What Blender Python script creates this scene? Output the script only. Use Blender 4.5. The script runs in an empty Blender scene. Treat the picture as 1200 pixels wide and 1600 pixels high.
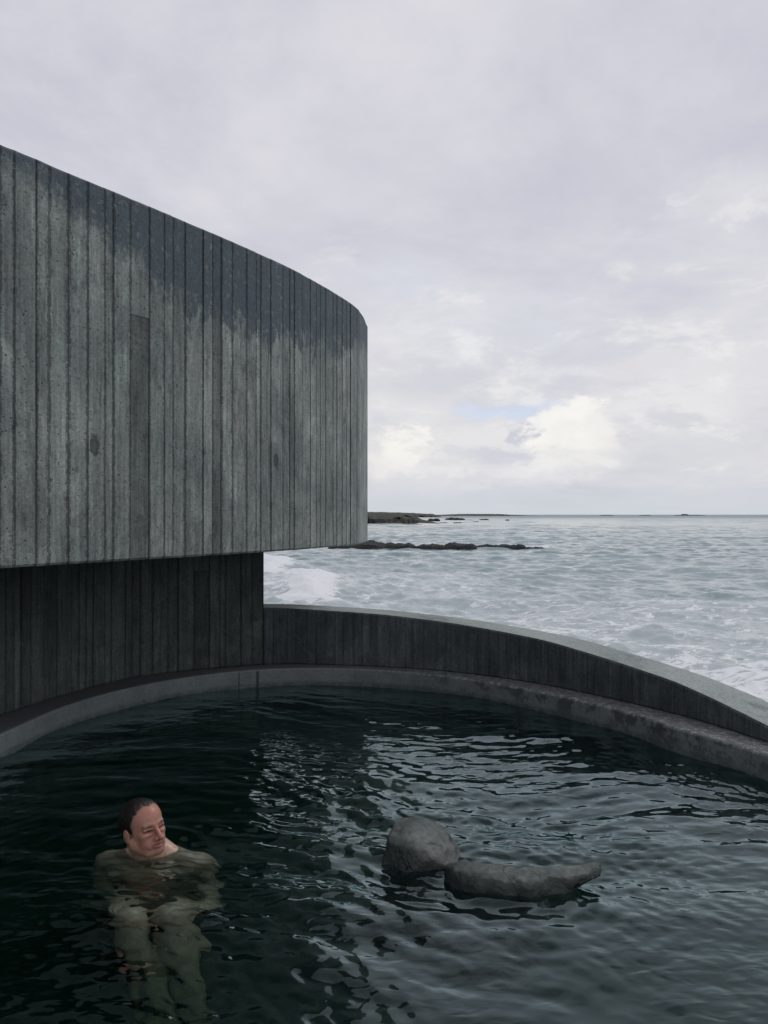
import bpy, math, random
import numpy as np
from mathutils import Vector, noise as mnoise

random.seed(7)
rng = np.random.default_rng(11)
sc = bpy.context.scene
COL = sc.collection
R = math.radians
F_PX, CX, HY, EYE = 1244.0, 600.0, 804.0, 1.3      # focal length (px of a 1200x1600 frame), horizon row, eye height above the pool
SEA = -2.5

# ------------------------------------------------------------------ helpers
def gp(px, D):
    """plan position of a point seen in column px at distance D"""
    return ((px - CX) / F_PX * D, D)

def mesh_obj(name, verts, faces, mat=None, parent=None, smooth=False):
    me = bpy.data.meshes.new(name)
    verts = np.asarray(verts, dtype=np.float32).reshape(-1, 3)
    if isinstance(faces, np.ndarray):
        n, k = faces.shape
        me.vertices.add(len(verts)); me.vertices.foreach_set('co', verts.ravel())
        me.loops.add(n * k); me.loops.foreach_set('vertex_index', faces.astype(np.int32).ravel())
        me.polygons.add(n)
        me.polygons.foreach_set('loop_start', np.arange(0, n * k, k, dtype=np.int32))
        me.polygons.foreach_set('loop_total', np.full(n, k, dtype=np.int32))
    else:
        me.from_pydata([tuple(v) for v in verts.tolist()], [], faces)
    me.update(calc_edges=True)
    me.validate()
    if smooth:
        me.polygons.foreach_set('use_smooth', np.ones(len(me.polygons), dtype=bool))
    o = bpy.data.objects.new(name, me)
    COL.objects.link(o)
    if mat: me.materials.append(mat)
    if parent: o.parent = parent
    return o

def thing(name, label, cat, loc=(0, 0, 0), group=None):
    o = bpy.data.objects.new(name, None); COL.objects.link(o)
    o.location = loc; o.empty_display_size = .1
    return tag(o, label, cat, group)

def tag(o, label=None, cat=None, group=None, kind=None):
    if label: o['label'] = label
    if cat: o['category'] = cat
    if group: o['group'] = group
    if kind: o['kind'] = kind
    return o

def put(o, root):
    """parent o (built in world coordinates) to root keeping its place"""
    o.parent = root
    o.location = (-root.location.x, -root.location.y, -root.location.z)
    return o

def catmull(P, n=24):
    P = [np.array(p, float) for p in P]
    P = [2 * P[0] - P[1]] + P + [2 * P[-1] - P[-2]]
    out = []
    for i in range(1, len(P) - 2):
        for t in np.linspace(0, 1, n, endpoint=False):
            a, b, c, d = P[i-1:i+3]
            out.append(.5 * (2*b + (c-a)*t + (2*a-5*b+4*c-d)*t*t + (3*b-a-3*c+d)*t**3))
    out.append(P[-2])
    return np.array(out)

def smooth_open(C, it):
    C = C.copy()
    for _ in range(it):
        C[1:-1] = .25*C[:-2] + .5*C[1:-1] + .25*C[2:]
    return C

def smooth_closed(C, it):
    for _ in range(it):
        C = .25*np.roll(C, 1, 0) + .5*C + .25*np.roll(C, -1, 0)
    return C

class Path:
    def __init__(s, C, closed=False):
        s.C = np.vstack([C, C[:1]]) if closed else C
        d = np.linalg.norm(np.diff(s.C, axis=0), axis=1)
        s.s = np.concatenate([[0], np.cumsum(d)]); s.L = s.s[-1]
    def at(s, u):
        u = np.asarray(u, float)
        return np.stack([np.interp(u, s.s, s.C[:, 0]), np.interp(u, s.s, s.C[:, 1])], -1)
    def nrm(s, u):          # left-hand normal of the travelling direction
        u = np.asarray(u, float)
        t = s.at(np.minimum(u + .03, s.L)) - s.at(np.maximum(u - .03, 0))
        t /= np.linalg.norm(t, axis=-1, keepdims=True) + 1e-9
        return np.stack([-t[..., 1], t[..., 0]], -1)
    def near(s, p):
        i = np.argmin(((s.C - np.array(p))**2).sum(1)); return s.s[i]

# ------------------------------------------------------------------ node helper
class NT:
    def __init__(s, tree): s.t = tree; s.n = tree.nodes; s.l = tree.links
    def new(s, typ, **kw):
        nd = s.n.new(typ)
        for k, v in kw.items():
            if k == 'inp':
                for kk, vv in v.items(): s.set(nd.inputs[kk], vv)
            else: setattr(nd, k, v)
        return nd
    def set(s, sock, v):
        if isinstance(v, bpy.types.NodeSocket): s.l.new(v, sock)
        elif isinstance(v, (int, float)) and sock.type == 'RGBA': sock.default_value = (v, v, v, 1)
        elif isinstance(v, (int, float)) and sock.type == 'VECTOR': sock.default_value = (v, v, v)
        else:
            if sock.type == 'RGBA' and len(v) == 3: v = (*v, 1)
            sock.default_value = v
    def m(s, op, a, b=0., c=0., clamp=False):
        nd = s.new('ShaderNodeMath', operation=op, use_clamp=clamp)
        s.set(nd.inputs[0], a); s.set(nd.inputs[1], b); s.set(nd.inputs[2], c)
        return nd.outputs[0]
    def vm(s, op, a, b=(0, 0, 0)):
        nd = s.new('ShaderNodeVectorMath', operation=op)
        s.set(nd.inputs[0], a); s.set(nd.inputs[1], b)
        return nd.outputs[0]
    def mix(s, f, a, b, bt='MIX'):
        nd = s.new('ShaderNodeMix', data_type='RGBA', blend_type=bt)
        s.set(nd.inputs[0], f); s.set(nd.inputs[6], a); s.set(nd.inputs[7], b)
        return nd.outputs[2]
    def ss(s, x, lo, hi, a=0., b=1.):
        nd = s.new('ShaderNodeMapRange', interpolation_type='SMOOTHSTEP')
        s.set(nd.inputs[0], x); s.set(nd.inputs[1], lo); s.set(nd.inputs[2], hi)
        s.set(nd.inputs[3], a); s.set(nd.inputs[4], b)
        return nd.outputs[0]
    def noise(s, vec, scale, detail=4, rough=.55, dist=0., dims='3D'):
        nd = s.new('ShaderNodeTexNoise', noise_dimensions=dims)
        s.set(nd.inputs['Vector'], vec); s.set(nd.inputs['Scale'], scale)
        s.set(nd.inputs['Detail'], detail); s.set(nd.inputs['Roughness'], rough)
        s.set(nd.inputs['Distortion'], dist)
        return nd.outputs[0]
    def mul(s, vec, v): return s.vm('MULTIPLY', vec, v)
    def xyz(s, vec):
        nd = s.new('ShaderNodeSeparateXYZ'); s.set(nd.inputs[0], vec); return nd.outputs
    def comb(s, x, y, z=0.):
        nd = s.new('ShaderNodeCombineXYZ')
        s.set(nd.inputs[0], x); s.set(nd.inputs[1], y); s.set(nd.inputs[2], z); return nd.outputs[0]
    def bump(s, h, strength, dist, nrm=None):
        nd = s.new('ShaderNodeBump'); s.set(nd.inputs['Height'], h)
        nd.inputs['Strength'].default_value = strength; nd.inputs['Distance'].default_value = dist
        if nrm is not None: s.l.new(nrm, nd.inputs['Normal'])
        return nd.outputs[0]

def new_mat(name):
    m = bpy.data.materials.new(name); m.use_nodes = True
    T = NT(m.node_tree)
    bs = m.node_tree.nodes['Principled BSDF']
    return m, T, bs

# ------------------------------------------------------------------ concrete
def concrete(name, colA, colB, stain_col, knots=(), groove_dark=.35, tonevar=.35, boards=True, blot=.5, rough=.82, odd=.66, joint=.9):
    m, T, bs = new_mat(name)
    if boards:
        uv = T.new('ShaderNodeUVMap', uv_map='uv').outputs[0]
        bd = T.new('ShaderNodeUVMap', uv_map='board').outputs[0]
        at = T.new('ShaderNodeAttribute', attribute_name='tone').outputs[0]
        tr, tg, tb = T.new('ShaderNodeSeparateColor', inp={0: at}).outputs[:3]
        ux, uz, _ = T.xyz(uv)
        bx, bw, _ = T.xyz(bd)
        p3 = T.comb(ux, uz, T.m('MULTIPLY', tr, 7.))
        p2 = T.comb(ux, uz, 0.)
    else:
        p3 = T.new('ShaderNodeTexCoord').outputs['Object']; p2 = p3
    big = T.noise(p2, 1.6, 5, .6)
    base = T.mix(T.ss(big, .32, .68), colA, colB)
    if boards:
        tone = T.m('MULTIPLY_ADD', tr, 2*tonevar, 1 - tonevar)
        tone = T.m('MULTIPLY', tone, T.ss(tr, .12, .15, odd, 1.))       # the odd darker board
        base = T.mix(1., base, T.comb(tone, tone, tone), 'MULTIPLY')
        grain = T.noise(T.mul(p3, (55, 2.2, 1)), 1., 6, .65)
        base = T.mix(T.ss(grain, .42, .68, 0, .65), base, T.mix(1., base, (.58, .58, .58), 'MULTIPLY'))
        g3 = T.noise(T.mul(p3, (120, .9, 1)), 1., 5, .7, .2)
        base = T.mix(T.ss(g3, .50, .64, 0, .6), base, T.mix(1., base, (1.38, 1.38, 1.36), 'MULTIPLY'))
        # pale laitance patches inside the boards
        pale = T.noise(T.mul(p3, (14, 3.0, 1)), 1., 5, .6, .5)
        base = T.mix(T.ss(pale, .52, .68, 0, .6), base, T.mix(1., base, (1.38, 1.40, 1.38), 'MULTIPLY'))
        drk = T.noise(T.mul(p3, (11, 1.5, 1)), 1., 6, .7, .8)
        base = T.mix(T.ss(drk, .54, .66, 0, .6), base, T.mix(1., base, (.62, .62, .64), 'MULTIPLY'))
        rust = T.noise(T.mul(p2, (2, 1, 1)), 1.3, 4, .6)
        base = T.mix(T.ss(rust, .5, .7, 0, .5), base, T.mix(1., base, (1.06, .98, .97), 'MULTIPLY'))
        drip = T.noise(T.mul(p2, (26, 1.1, 1)), 1., 5, .65, .3)
        base = T.mix(T.ss(drip, .56, .68, 0, .45), base, T.mix(1., base, (1.5, 1.52, 1.52), 'MULTIPLY'))
    # cloudy dark blotches
    bl = T.noise(T.mul(p2, (1, .6, 1)) , 4.2, 6, .7, .4)
    base = T.mix(T.ss(bl, .52, .74, 0, blot), base, T.mix(1., base, (.5, .5, .52), 'MULTIPLY'))
    fine = T.noise(p2, 60, 4, .7)
    base = T.mix(T.ss(fine, .42, .62, 0, .6), base, T.mix(1., base, (.62, .63, .64), 'MULTIPLY'))
    fm_ = T.noise(p2, 24, 5, .72)
    base = T.mix(T.ss(fm_, .5, .66, 0, .5), base, T.mix(1., base, (1.3, 1.3, 1.3), 'MULTIPLY'))
    fine2 = T.noise(p2, 190, 2, .6)
    base = T.mix(T.ss(fine2, .56, .68, 0, .8), base, T.mix(1., base, (1.6, 1.6, 1.58), 'MULTIPLY'))
    fine4 = T.noise(p2, 105, 4, .8)
    base = T.mix(T.ss(fine4, .54, .64, 0, .7), base, T.mix(1., base, (.58, .58, .6), 'MULTIPLY'))
    if boards:
        wz = T.noise(T.mul(p2, (1, .55, 1)), 2.4, 7, .72, 1.1)
        base = T.mix(T.ss(wz, .50, .62, 0, .55), base, T.mix(1., base, (.60, .61, .64), 'MULTIPLY'))
        wl_ = T.noise(T.vm('ADD', T.mul(p2, (1.6, .7, 1)), (7, 3, 0)), 3.6, 7, .74, .9)
        base = T.mix(T.ss(wl_, .48, .58, 0, .6), base, T.mix(1., base, (1.40, 1.42, 1.38), 'MULTIPLY'))
        spot = T.noise(T.mul(p2, (1, .7, 1)), 13., 4, .75)
        base = T.mix(T.ss(spot, .57, .65, 0, .7), base, T.mix(1., base, (.55, .56, .58), 'MULTIPLY'))
    hgt = T.m('MULTIPLY', fine, .5)
    if boards:
        # weather stain hanging from the top edge: tg = stain depth (m), tb = height below the top (m)
        n1 = T.noise(T.comb(ux, T.m('MULTIPLY', uz, .35)), 7., 6, .7)
        n2 = T.noise(T.comb(T.m('MULTIPLY', ux, 3.), uz), 14., 4, .6)
        thr = T.m('MULTIPLY', tg, T.m('ADD', T.m('MULTIPLY', n1, 1.5), T.m('MULTIPLY_ADD', n2, .7, -.25)))
        thr = T.m('MULTIPLY', thr, T.m('MULTIPLY_ADD', tr, .08, .96))
        thr = T.m('ADD', thr, T.m('MULTIPLY_ADD', T.noise(p2, 11, 6, .75), .24, -.12))
        below = T.m('SUBTRACT', thr, tb)
        smask = T.ss(below, -.05, .09)
        sn = T.noise(p2, 22, 5, .7)
        smask = T.m('MULTIPLY', smask, T.ss(sn, .34, .52, .40, .97))
        spk = T.noise(T.comb(ux, T.m('MULTIPLY', uz, .5)), 75, 3, .7)
        smask = T.m('MULTIPLY', smask, T.ss(spk, .66, .72, 1, .1))
        base = T.mix(T.m('MULTIPLY', smask, .95), base, T.mix(T.ss(sn, .4, .62), stain_col, tuple(c*1.75 for c in stain_col)))
        # joints between boards
        ed = T.m('MINIMUM', bx, T.m('SUBTRACT', bw, bx))
        gn = T.noise(T.mul(p3, (1, 1, 1)), 24., 5, .75)
        wid = T.m('MULTIPLY', T.m('MULTIPLY_ADD', T.m('FRACT', T.m('MULTIPLY', tr, 7.3)), .0105, .0022), T.ss(gn, .34, .58))
        g = T.ss(ed, T.m('ADD', wid, .001), T.m('ADD', wid, .0035), 1, 0)
        thin = T.m('MULTIPLY', T.ss(ed, .0010, .0028, 1, 0), T.m('MULTIPLY_ADD', T.m('FRACT', T.m('MULTIPLY', tr, 13.7)), .8, .2))
        agg = T.noise(p2, 130, 2, .5)
        gcol = T.mix(T.ss(agg, .6, .68), T.mix(1., base, (groove_dark, groove_dark, groove_dark*1.02), 'MULTIPLY'), T.mix(1., base, (1.25,)*3, 'MULTIPLY'))
        base = T.mix(T.m('MAXIMUM', T.m('MULTIPLY', g, .85*joint/.9), T.m('MULTIPLY', thin, joint)), base, gcol)
        hgt = T.m('SUBTRACT', hgt, T.m('MULTIPLY', g, .9))
        hgt = T.m('ADD', hgt, T.m('MULTIPLY', grain, .5))
        # knot imprints
        for (ku, kz, ru, rz) in knots:
            kn = T.noise(p2, 40, 2, .5)
            dx = T.m('DIVIDE', T.m('SUBTRACT', ux, ku), ru); dz = T.m('DIVIDE', T.m('SUBTRACT', uz, kz), rz)
            rr = T.m('SQRT', T.m('ADD', T.m('MULTIPLY', dx, dx), T.m('MULTIPLY', dz, dz)))
            rr = T.m('ADD', rr, T.m('MULTIPLY_ADD', kn, .8, -.4))
            km = T.ss(rr, .75, 1.05, .72, 0)
            ring = T.ss(T.m('ABSOLUTE', T.m('SUBTRACT', rr, .6)), .05, .16, 1, 0)
            base = T.mix(km, base, T.mix(ring, (.048, .055, .056), (.018, .021, .021)))
            hgt = T.m('SUBTRACT', hgt, T.m('MULTIPLY', km, 1.2))
    # bug holes
    for scl, r0, pick in ((27., .11, .86), (60., .16, .88), (11., .055, .82)):
        v = T.new('ShaderNodeTexVoronoi', voronoi_dimensions='2D' if boards else '3D', inp={'Vector': p2, 'Scale': scl})
        cr = T.new('ShaderNodeSeparateColor', inp={0: v.outputs['Color']}).outputs[0]
        hole = T.m('MULTIPLY', T.ss(v.outputs['Distance'], r0*.6, r0, 1, 0), T.m('GREATER_THAN', cr, pick))
        base = T.mix(T.m('MULTIPLY', hole, .85), base, (.012, .014, .014))
        hgt = T.m('SUBTRACT', hgt, T.m('MULTIPLY', hole, 1.5))
    T.set(bs.inputs['Base Color'], base)
    bs.inputs['Roughness'].default_value = rough
    bs.inputs['Specular IOR Level'].default_value = .35
    T.set(bs.inputs['Normal'], T.bump(hgt, .75, .007))
    return m

def board_wall(name, path, u0, u1, zbot, ztop, mat, parent, side=1, seed=0, wmin=.055, wmax=.105,
               relief=.004, stain=lambda u: 0., rows=10, rough_edge=.003, inset=.0, gdep=.007, layout=None):
    """board-marked wall face along a plan path; side=+1 puts the face on the left-hand normal"""
    r = random.Random(seed)
    V, Fc, UV, BD, TN = [], [], [], [], []
    u = u0; gnext = .5*gdep
    while u < u1 - 1e-6:
        w = r.uniform(wmin, wmax)
        if r.random() < .25: w *= .62
        if u + w > u1 - wmin*.6: w = u1 - u
        spec = None
        if layout:
            nx = [b for b in layout if b[0] > u + 1e-4]
            if u >= layout[0][0] - 1e-4 and nx:
                w = nx[0][0] - u; spec = min(layout, key=lambda b: abs(b[0]-u))
            elif nx and u + w > nx[0][0] - .03: w = nx[0][0] - u
        off = r.uniform(-relief, relief)
        rv = [r.uniform(.25, 1), r.uniform(.25, 1)] if layout else [r.random(), r.random()]
        zs_ = zbot(u) + r.uniform(.12, .9)*(ztop(u)-zbot(u)) if r.random() < .22 else None
        if spec is not None:
            zs_ = None
            if spec[1] is not None: zs_ = spec[1]
            if spec[2] is not None: rv = list(spec[2])
        g = min(.002, w*.1); gd = gnext; gnext = gdep*r.random()**2.2; gdp_next = gnext
        cols = [(u, -gd), (u+g, off), (u+w*.5, off + r.uniform(-.0015, .0015)), (u+w-g, off), (u+w, -gdp_next)]
        base = len(V)
        us = np.array([min(c[0], path.L) for c in cols])
        P = path.at(us); N = path.nrm(us) * side
        zb, zt = [zbot(x) for x in us], [ztop(x) for x in us]
        ts = list(np.linspace(0, 1, rows))
        tone_of = []
        zrow = []
        for t in ts: zrow.append(t)
        if zs_ is not None:
            tj = (zs_ - zb[0]) / (zt[0]-zb[0]); zrow += [tj-.0008, tj+.0008]
        else: tj = 9
        H = zt[0]-zb[0]
        zrow += [.012/H, 1-.012/H]
        zrow = sorted(set(zrow))
        stepo = r.uniform(-.003, .003)
        for t in zrow:
            e = 1. if (t > 1e-6 and t < 1-1e-6) else 0.
            for ci, (cu, co) in enumerate(cols):
                o = co + (stepo if t > tj and 0 < ci < 4 else 0)
                if not e: o = min(o, 0) - .008
                jit = 0 if e else r.uniform(-rough_edge, rough_edge)
                o += inset
                p = P[ci] + N[ci]*o
                V.append((p[0], p[1], zb[ci] + t*(zt[ci]-zb[ci]) + (jit if ci not in (0, 4) else 0)))
        nr = len(zrow)
        for ri in range(nr-1):
            for ci in range(4):
                a = base + ri*5 + ci
                q = (a, a+1, a+6, a+5)
                if side > 0: q = q[::-1]
                Fc.append(q)
                for vi in q:
                    k = (vi-base) % 5; rr_ = (vi-base)//5
                    cu = cols[k][0]; z = V[vi][2]
                    UV.append((cu, z)); BD.append((cu-u, w))
                    TN.append((rv[1] if zrow[ri] >= tj-1e-4 else rv[0], stain(cu), max(0, zt[k]-z), 1))
        u += w
    o = mesh_obj(name, V, Fc, mat, parent)
    me = o.data
    l1 = me.uv_layers.new(name='uv'); l1.data.foreach_set('uv', np.array(UV, np.float32).ravel())
    l2 = me.uv_layers.new(name='board'); l2.data.foreach_set('uv', np.array(BD, np.float32).ravel())
    ca = me.color_attributes.new('tone', 'FLOAT_COLOR', 'CORNER')
    ca.data.foreach_set('color', np.array(TN, np.float32).ravel())
    return o

# ================================================================== plan curves
wl = [(0, 4.24), (100, 4.86), (200, 5.37), (300, 5.76), (400, 6.01), (500, 6.08), (600, 6.0), (700, 5.78),
      (800, 5.44), (900, 5.04), (1000, 4.64), (1050, 4.39), (1200, 3.87)]
front = [gp(*p) for p in wl]
ring = [(-1.75, .55), (-2.12, 1.5), (-2.24, 2.6), (-2.18, 3.5)] + front + [(2.12, 3.0), (2.2, 2.1), (2.05, 1.1), (1.6, .3), (.9, -.25), (0, -.45), (-1.0, -.2)]
water_c = smooth_closed(catmull(ring + [ring[0]], 20)[:-1], 12)
WP = Path(water_c, True)            # runs clockwise seen from above: the left-hand normal points outward
c0 = water_c.mean(0)
if np.dot(WP.nrm(1.0) , WP.at(1.0)-c0) < 0: OUT = -1
else: OUT = 1
bs_pts = [(0, 4.62), (150, 5.42), (250, 5.84), (413, 6.2), (500, 6.2), (600, 6.1), (700, 5.93), (800, 5.64), (900, 5.27), (1050, 4.68), (1200, 4.08)]
basep = [gp(*p) for p in bs_pts]
wring = [(-2.05, .5), (-2.42, 1.5), (-2.54, 2.6), (-2.46, 3.7)] + basep + [(2.32, 3.05), (2.44, 2.1), (2.3, 1.05), (1.8, .1), (.95, -.5), (0, -.72), (-1.2, -.45)]
wall_c = smooth_closed(catmull(wring + [wring[0]], 20)[:-1], 10)
BP = Path(wall_c, True)
LEDGE = .13

# ================================================================== materials
CONC = dict(colA=(.178, .205, .196), colB=(.238, .264, .250), stain_col=(.045, .062, .076), tonevar=.2, odd=.74)

def plain_concrete(name, cA, cB, blot=.6, rough=.8):
    return concrete(name, cA, cB, (.1, .1, .1), boards=False, blot=blot, rough=rough)

# ================================================================== building
S_pts = [(-3.75, .4), (-3.35, 1.45), (-2.85, 2.3), (-2.33, 3.0), gp(0, 3.7), gp(100, 3.99), gp(200, 4.32), gp(300, 4.72), gp(400, 5.22),
         gp(470, 5.68), gp(530, 6.25), gp(556, 6.6), gp(567.5, 6.86), gp(573.5, 7.15), gp(576, 7.5), (-.17, 7.75), (-.30, 7.85)]
S_back = [(-.55, 7.72), (-1.1, 7.4), (-2.2, 7.35), (-3.6, 7.3), (-5.2, 6.2), (-6.2, 4.2), (-6.2, 2.2), (-5.6, .6), (-4.7, -.1), (-4.0, -.1)]  # unseen back, shaped shallow so the pool reflects sky beneath the overhang
fr = smooth_open(catmull(S_pts, 30), 8)
SP = Path(np.vstack([fr, smooth_open(catmull(S_back, 10), 3), fr[:1]]))
u_left = SP.near(gp(0, 3.7)); u_tip = SP.near((-.18, 7.1))
ZB, ZT = 1.3 - 84/F_PX*3.7, 1.3 + 580/F_PX*3.7
def u_px(px):
    C = SP.C[:len(fr)]; x = CX + C[:, 0]/np.maximum(C[:, 1], .1)*F_PX
    i = np.argmin(np.abs(x - px)); return SP.s[i], C[i, 1]
ka, Da = u_px(147); kb, Db = u_px(431); kc, Dc = u_px(590/2)
knots = [(ka, 1.3-(697-HY)/F_PX*Da, .034, .06), (kb, 1.3-(720-HY)/F_PX*Db, .03, .055)]
MC = concrete('board_marked_concrete', knots=knots, **CONC)
uu = [u_px(p)[0] for p in (0, 60, 120, 200, 300, 400, 480, 540, 568)]
tt = [.10, .16, .26, .42, .62, .66, .62, .50, .30]
stain_f = lambda u: float(np.interp(u, [0]+uu+[SP.L], [.15]+tt+[.25]))
joints = [0, 25, 56, 76, 106, 136, 163, 178, 202, 234, 256, 270, 291, 317, 333, 347, 364, 385, 399, 409, 423, 441, 453, 460, 472, 485, 495, 502, 510, 520, 527, 535, 541, 547, 552, 557, 561, 565]
special = {202: (490, (.05, .6)), 291: (505, (.5, .3)), 423: (690, (.75, .85)), 510: (572, (.3, .7)), 333: (None, (.09, .09)), 106: (None, (.8, .8)), 453: (None, (.30, .30)), 25: (640, (.45, .7)), 472: (None, (.5, .5)), 136: (None, (.6, .6))}
layout = []
for jx in joints:
    uj, Dj = u_px(jx)
    zj, tn = special.get(jx, (None, None))
    if not layout or uj > layout[-1][0] + .012:
        layout.append((uj, None if zj is None else EYE-(zj-HY)/F_PX*Dj, tn))
bld = thing('concrete_building', 'tall grey board-marked concrete bathhouse with a curved overhanging upper storey', 'building', (-3.2, 5.2, SEA))
put(board_wall('upper_wall', SP, 0, SP.L, lambda u: ZB, lambda u: ZT, MC, None, side=-1, seed=5, wmin=.066, wmax=.105,
               relief=.004, stain=stain_f, rows=12, rough_edge=.0008, layout=layout), bld)
# roof with a parapet, and the soffit below the overhang
MP = plain_concrete('weathered_concrete', (.19, .20, .195), (.25, .26, .255))
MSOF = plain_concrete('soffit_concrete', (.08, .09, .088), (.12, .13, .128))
def loop_pts(path, n, off):
    us = np.linspace(0, path.L, n, endpoint=False)
    return path.at(us) + path.nrm(us)*off
def cap(name, pts, z, mat, root, up=True):
    V = [(p[0], p[1], z) for p in pts]
    f = list(range(len(V)))
    area = sum(V[i][0]*V[(i+1) % len(V)][1]-V[(i+1) % len(V)][0]*V[i][1] for i in range(len(V)))
    if (area > 0) != up: f = f[::-1]
    return put(mesh_obj(name, V, [f], mat), root)
inn = loop_pts(SP, 160, -1*-.006)
def sgn_in(path):
    # normal sign that points to the inside of a closed plan path
    A = 0; C = path.C
    A = np.sum(C[:-1, 0]*C[1:, 1]-C[1:, 0]*C[:-1, 1])
    return 1 if A > 0 else -1
si = sgn_in(SP)
outer = loop_pts(SP, 160, si*.012); inner = loop_pts(SP, 160, si*.28)
cap('soffit', outer, ZB + .0005, MSOF, bld, up=False)
V = [(p[0], p[1], ZT-.002) for p in outer] + [(p[0], p[1], ZT-.002) for p in inner] + [(p[0], p[1], ZT-.9) for p in inner]
n = 160; Fc = []
for i in range(n):
    j = (i+1) % n
    Fc += [(i, j, n+j, n+i), (n+i, n+j, 2*n+j, 2*n+i)]
Fc.append(tuple(range(2*n, 3*n)))
put(mesh_obj('roof', V, Fc, MP), bld)

# lower, recessed wall under the overhang
uA = BP.near(gp(413, 6.2))
uS = BP.near((-2.05, .5))
dirn = 1 if BP.near(gp(250, 5.84)) > BP.near(gp(150, 5.42)) else -1
lowC = BP.C if dirn > 0 else BP.C[::-1]
LP = Path(lowC)
uA = LP.near(gp(413, 6.2)); 
MLOW = concrete('dark_board_concrete', (.055, .068, .066), (.085, .10, .096), (.03, .035, .035), tonevar=.14, odd=.86, joint=.55)  # wet-stained concrete, with the shade under the overhang deepened in its colour
PP = np.array([LP.at(uA), (-1.45, 7.1), (-3.0, 7.1), (-4.6, 5.6), (-5.2, 3.4), (-4.8, 1.2), (-4.0, .6)])
frontL = LP.at(np.linspace(0, uA, 60))
lw = Path(frontL)
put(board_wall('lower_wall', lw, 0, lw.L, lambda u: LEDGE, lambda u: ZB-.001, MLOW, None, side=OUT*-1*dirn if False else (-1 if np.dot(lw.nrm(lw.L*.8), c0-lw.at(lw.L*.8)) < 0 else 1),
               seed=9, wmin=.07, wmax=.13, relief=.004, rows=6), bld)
poly = np.vstack([frontL[::1] * 1.0, PP[1:]])
V, Fc = [], []
for z in (SEA-.3, ZB-.002):
    V += [(p[0], p[1], z) for p in poly]
n = len(poly)
for i in range(60-1, n):
    j = (i+1) % n; Fc.append((i, j, n+j, n+i))
put(mesh_obj('rear_wall', V, Fc, MLOW_PLAIN if False else MSOF), bld)

# ================================================================== parapet
tot = LP.L
uR = LP.near(gp(1200, 4.08))
ztop_u = [uA, LP.near(gp(600, 6.1)), LP.near(gp(850, 5.45)), LP.near(gp(1050, 4.68)), uR, uR+.7, uR+1.6, tot]
ztop_v = [.575, .533, .435, .322, .212, .16, .14, .134]
ztf = lambda u: float(np.interp(u, ztop_u, ztop_v))
pw = thing('parapet_wall', 'low dark curved concrete wall between the pool and the sea, sloping down to the right', 'wall', (LP.at(uA+1.5)[0], LP.at(uA+1.5)[1], LEDGE))
side_in = -1 if np.dot(LP.nrm(uA+1), c0-LP.at(uA+1)) < 0 else 1
u_end = uR + 1.6
MPW = concrete('stained_shaded_board_concrete', (.050, .060, .064), (.082, .095, .098), (.03, .035, .035), tonevar=.08, blot=.85, groove_dark=.6, odd=.95, joint=.4)  # stains, plus the wall's deep shade put into the base colour
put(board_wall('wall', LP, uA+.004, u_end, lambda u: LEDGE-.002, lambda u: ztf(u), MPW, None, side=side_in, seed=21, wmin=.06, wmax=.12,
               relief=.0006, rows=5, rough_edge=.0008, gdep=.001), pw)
MCOP = plain_concrete('pale_coping_concrete', (.25, .285, .272), (.33, .37, .352), blot=1.)
us = np.linspace(uA-.22, u_end, 230)      # the first few centimetres run on inside the building's lower wall
Pi = LP.at(us) + LP.nrm(us)*side_in*(-.007); Po = LP.at(us) - LP.nrm(us)*side_in*.31
V, Fc = [], []
prof = []
for k, u in enumerate(us):
    z = ztf(u) - .001
    nv = LP.nrm(u)*-side_in
    a = LP.at(u)
    wob = .004*mnoise.noise(Vector((u*9, 0, 3)))
    st_ = .010 if u < uA+.004 else 0.
    for (o_, dz) in ((.006+st_, -.02), (.009+st_, -.004), (.018+st_, 0), (.10, .002), (.20, .002), (.292+wob, 0), (.304+wob, -.012), (.306, -.10)):
        p = a + nv*o_
        V.append((p[0], p[1], z + dz + (.0015*mnoise.noise(Vector((u*14, o_*20, 1))) if .01 < o_ < .3 else 0)))
for k in range(len(us)-1):
    for j in range(7):
        a = k*8+j; Fc.append((a, a+1, a+9, a+8) if side_in > 0 else (a+8, a+9, a+1, a))
put(mesh_obj('coping', V, Fc, MCOP, smooth=False), pw)
# outer face of the parapet down to the shore rocks
V, Fc = [], []
for u in us:
    p = LP.at(u) - LP.nrm(u)*side_in*.304
    V += [(p[0], p[1], ztf(u)-.09), (p[0], p[1], SEA-.3)]
for k in range(len(us)-1): Fc.append((2*k, 2*k+1, 2*k+3, 2*k+2))
put(mesh_obj('outer_face', V, Fc, MSOF), pw)

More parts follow.
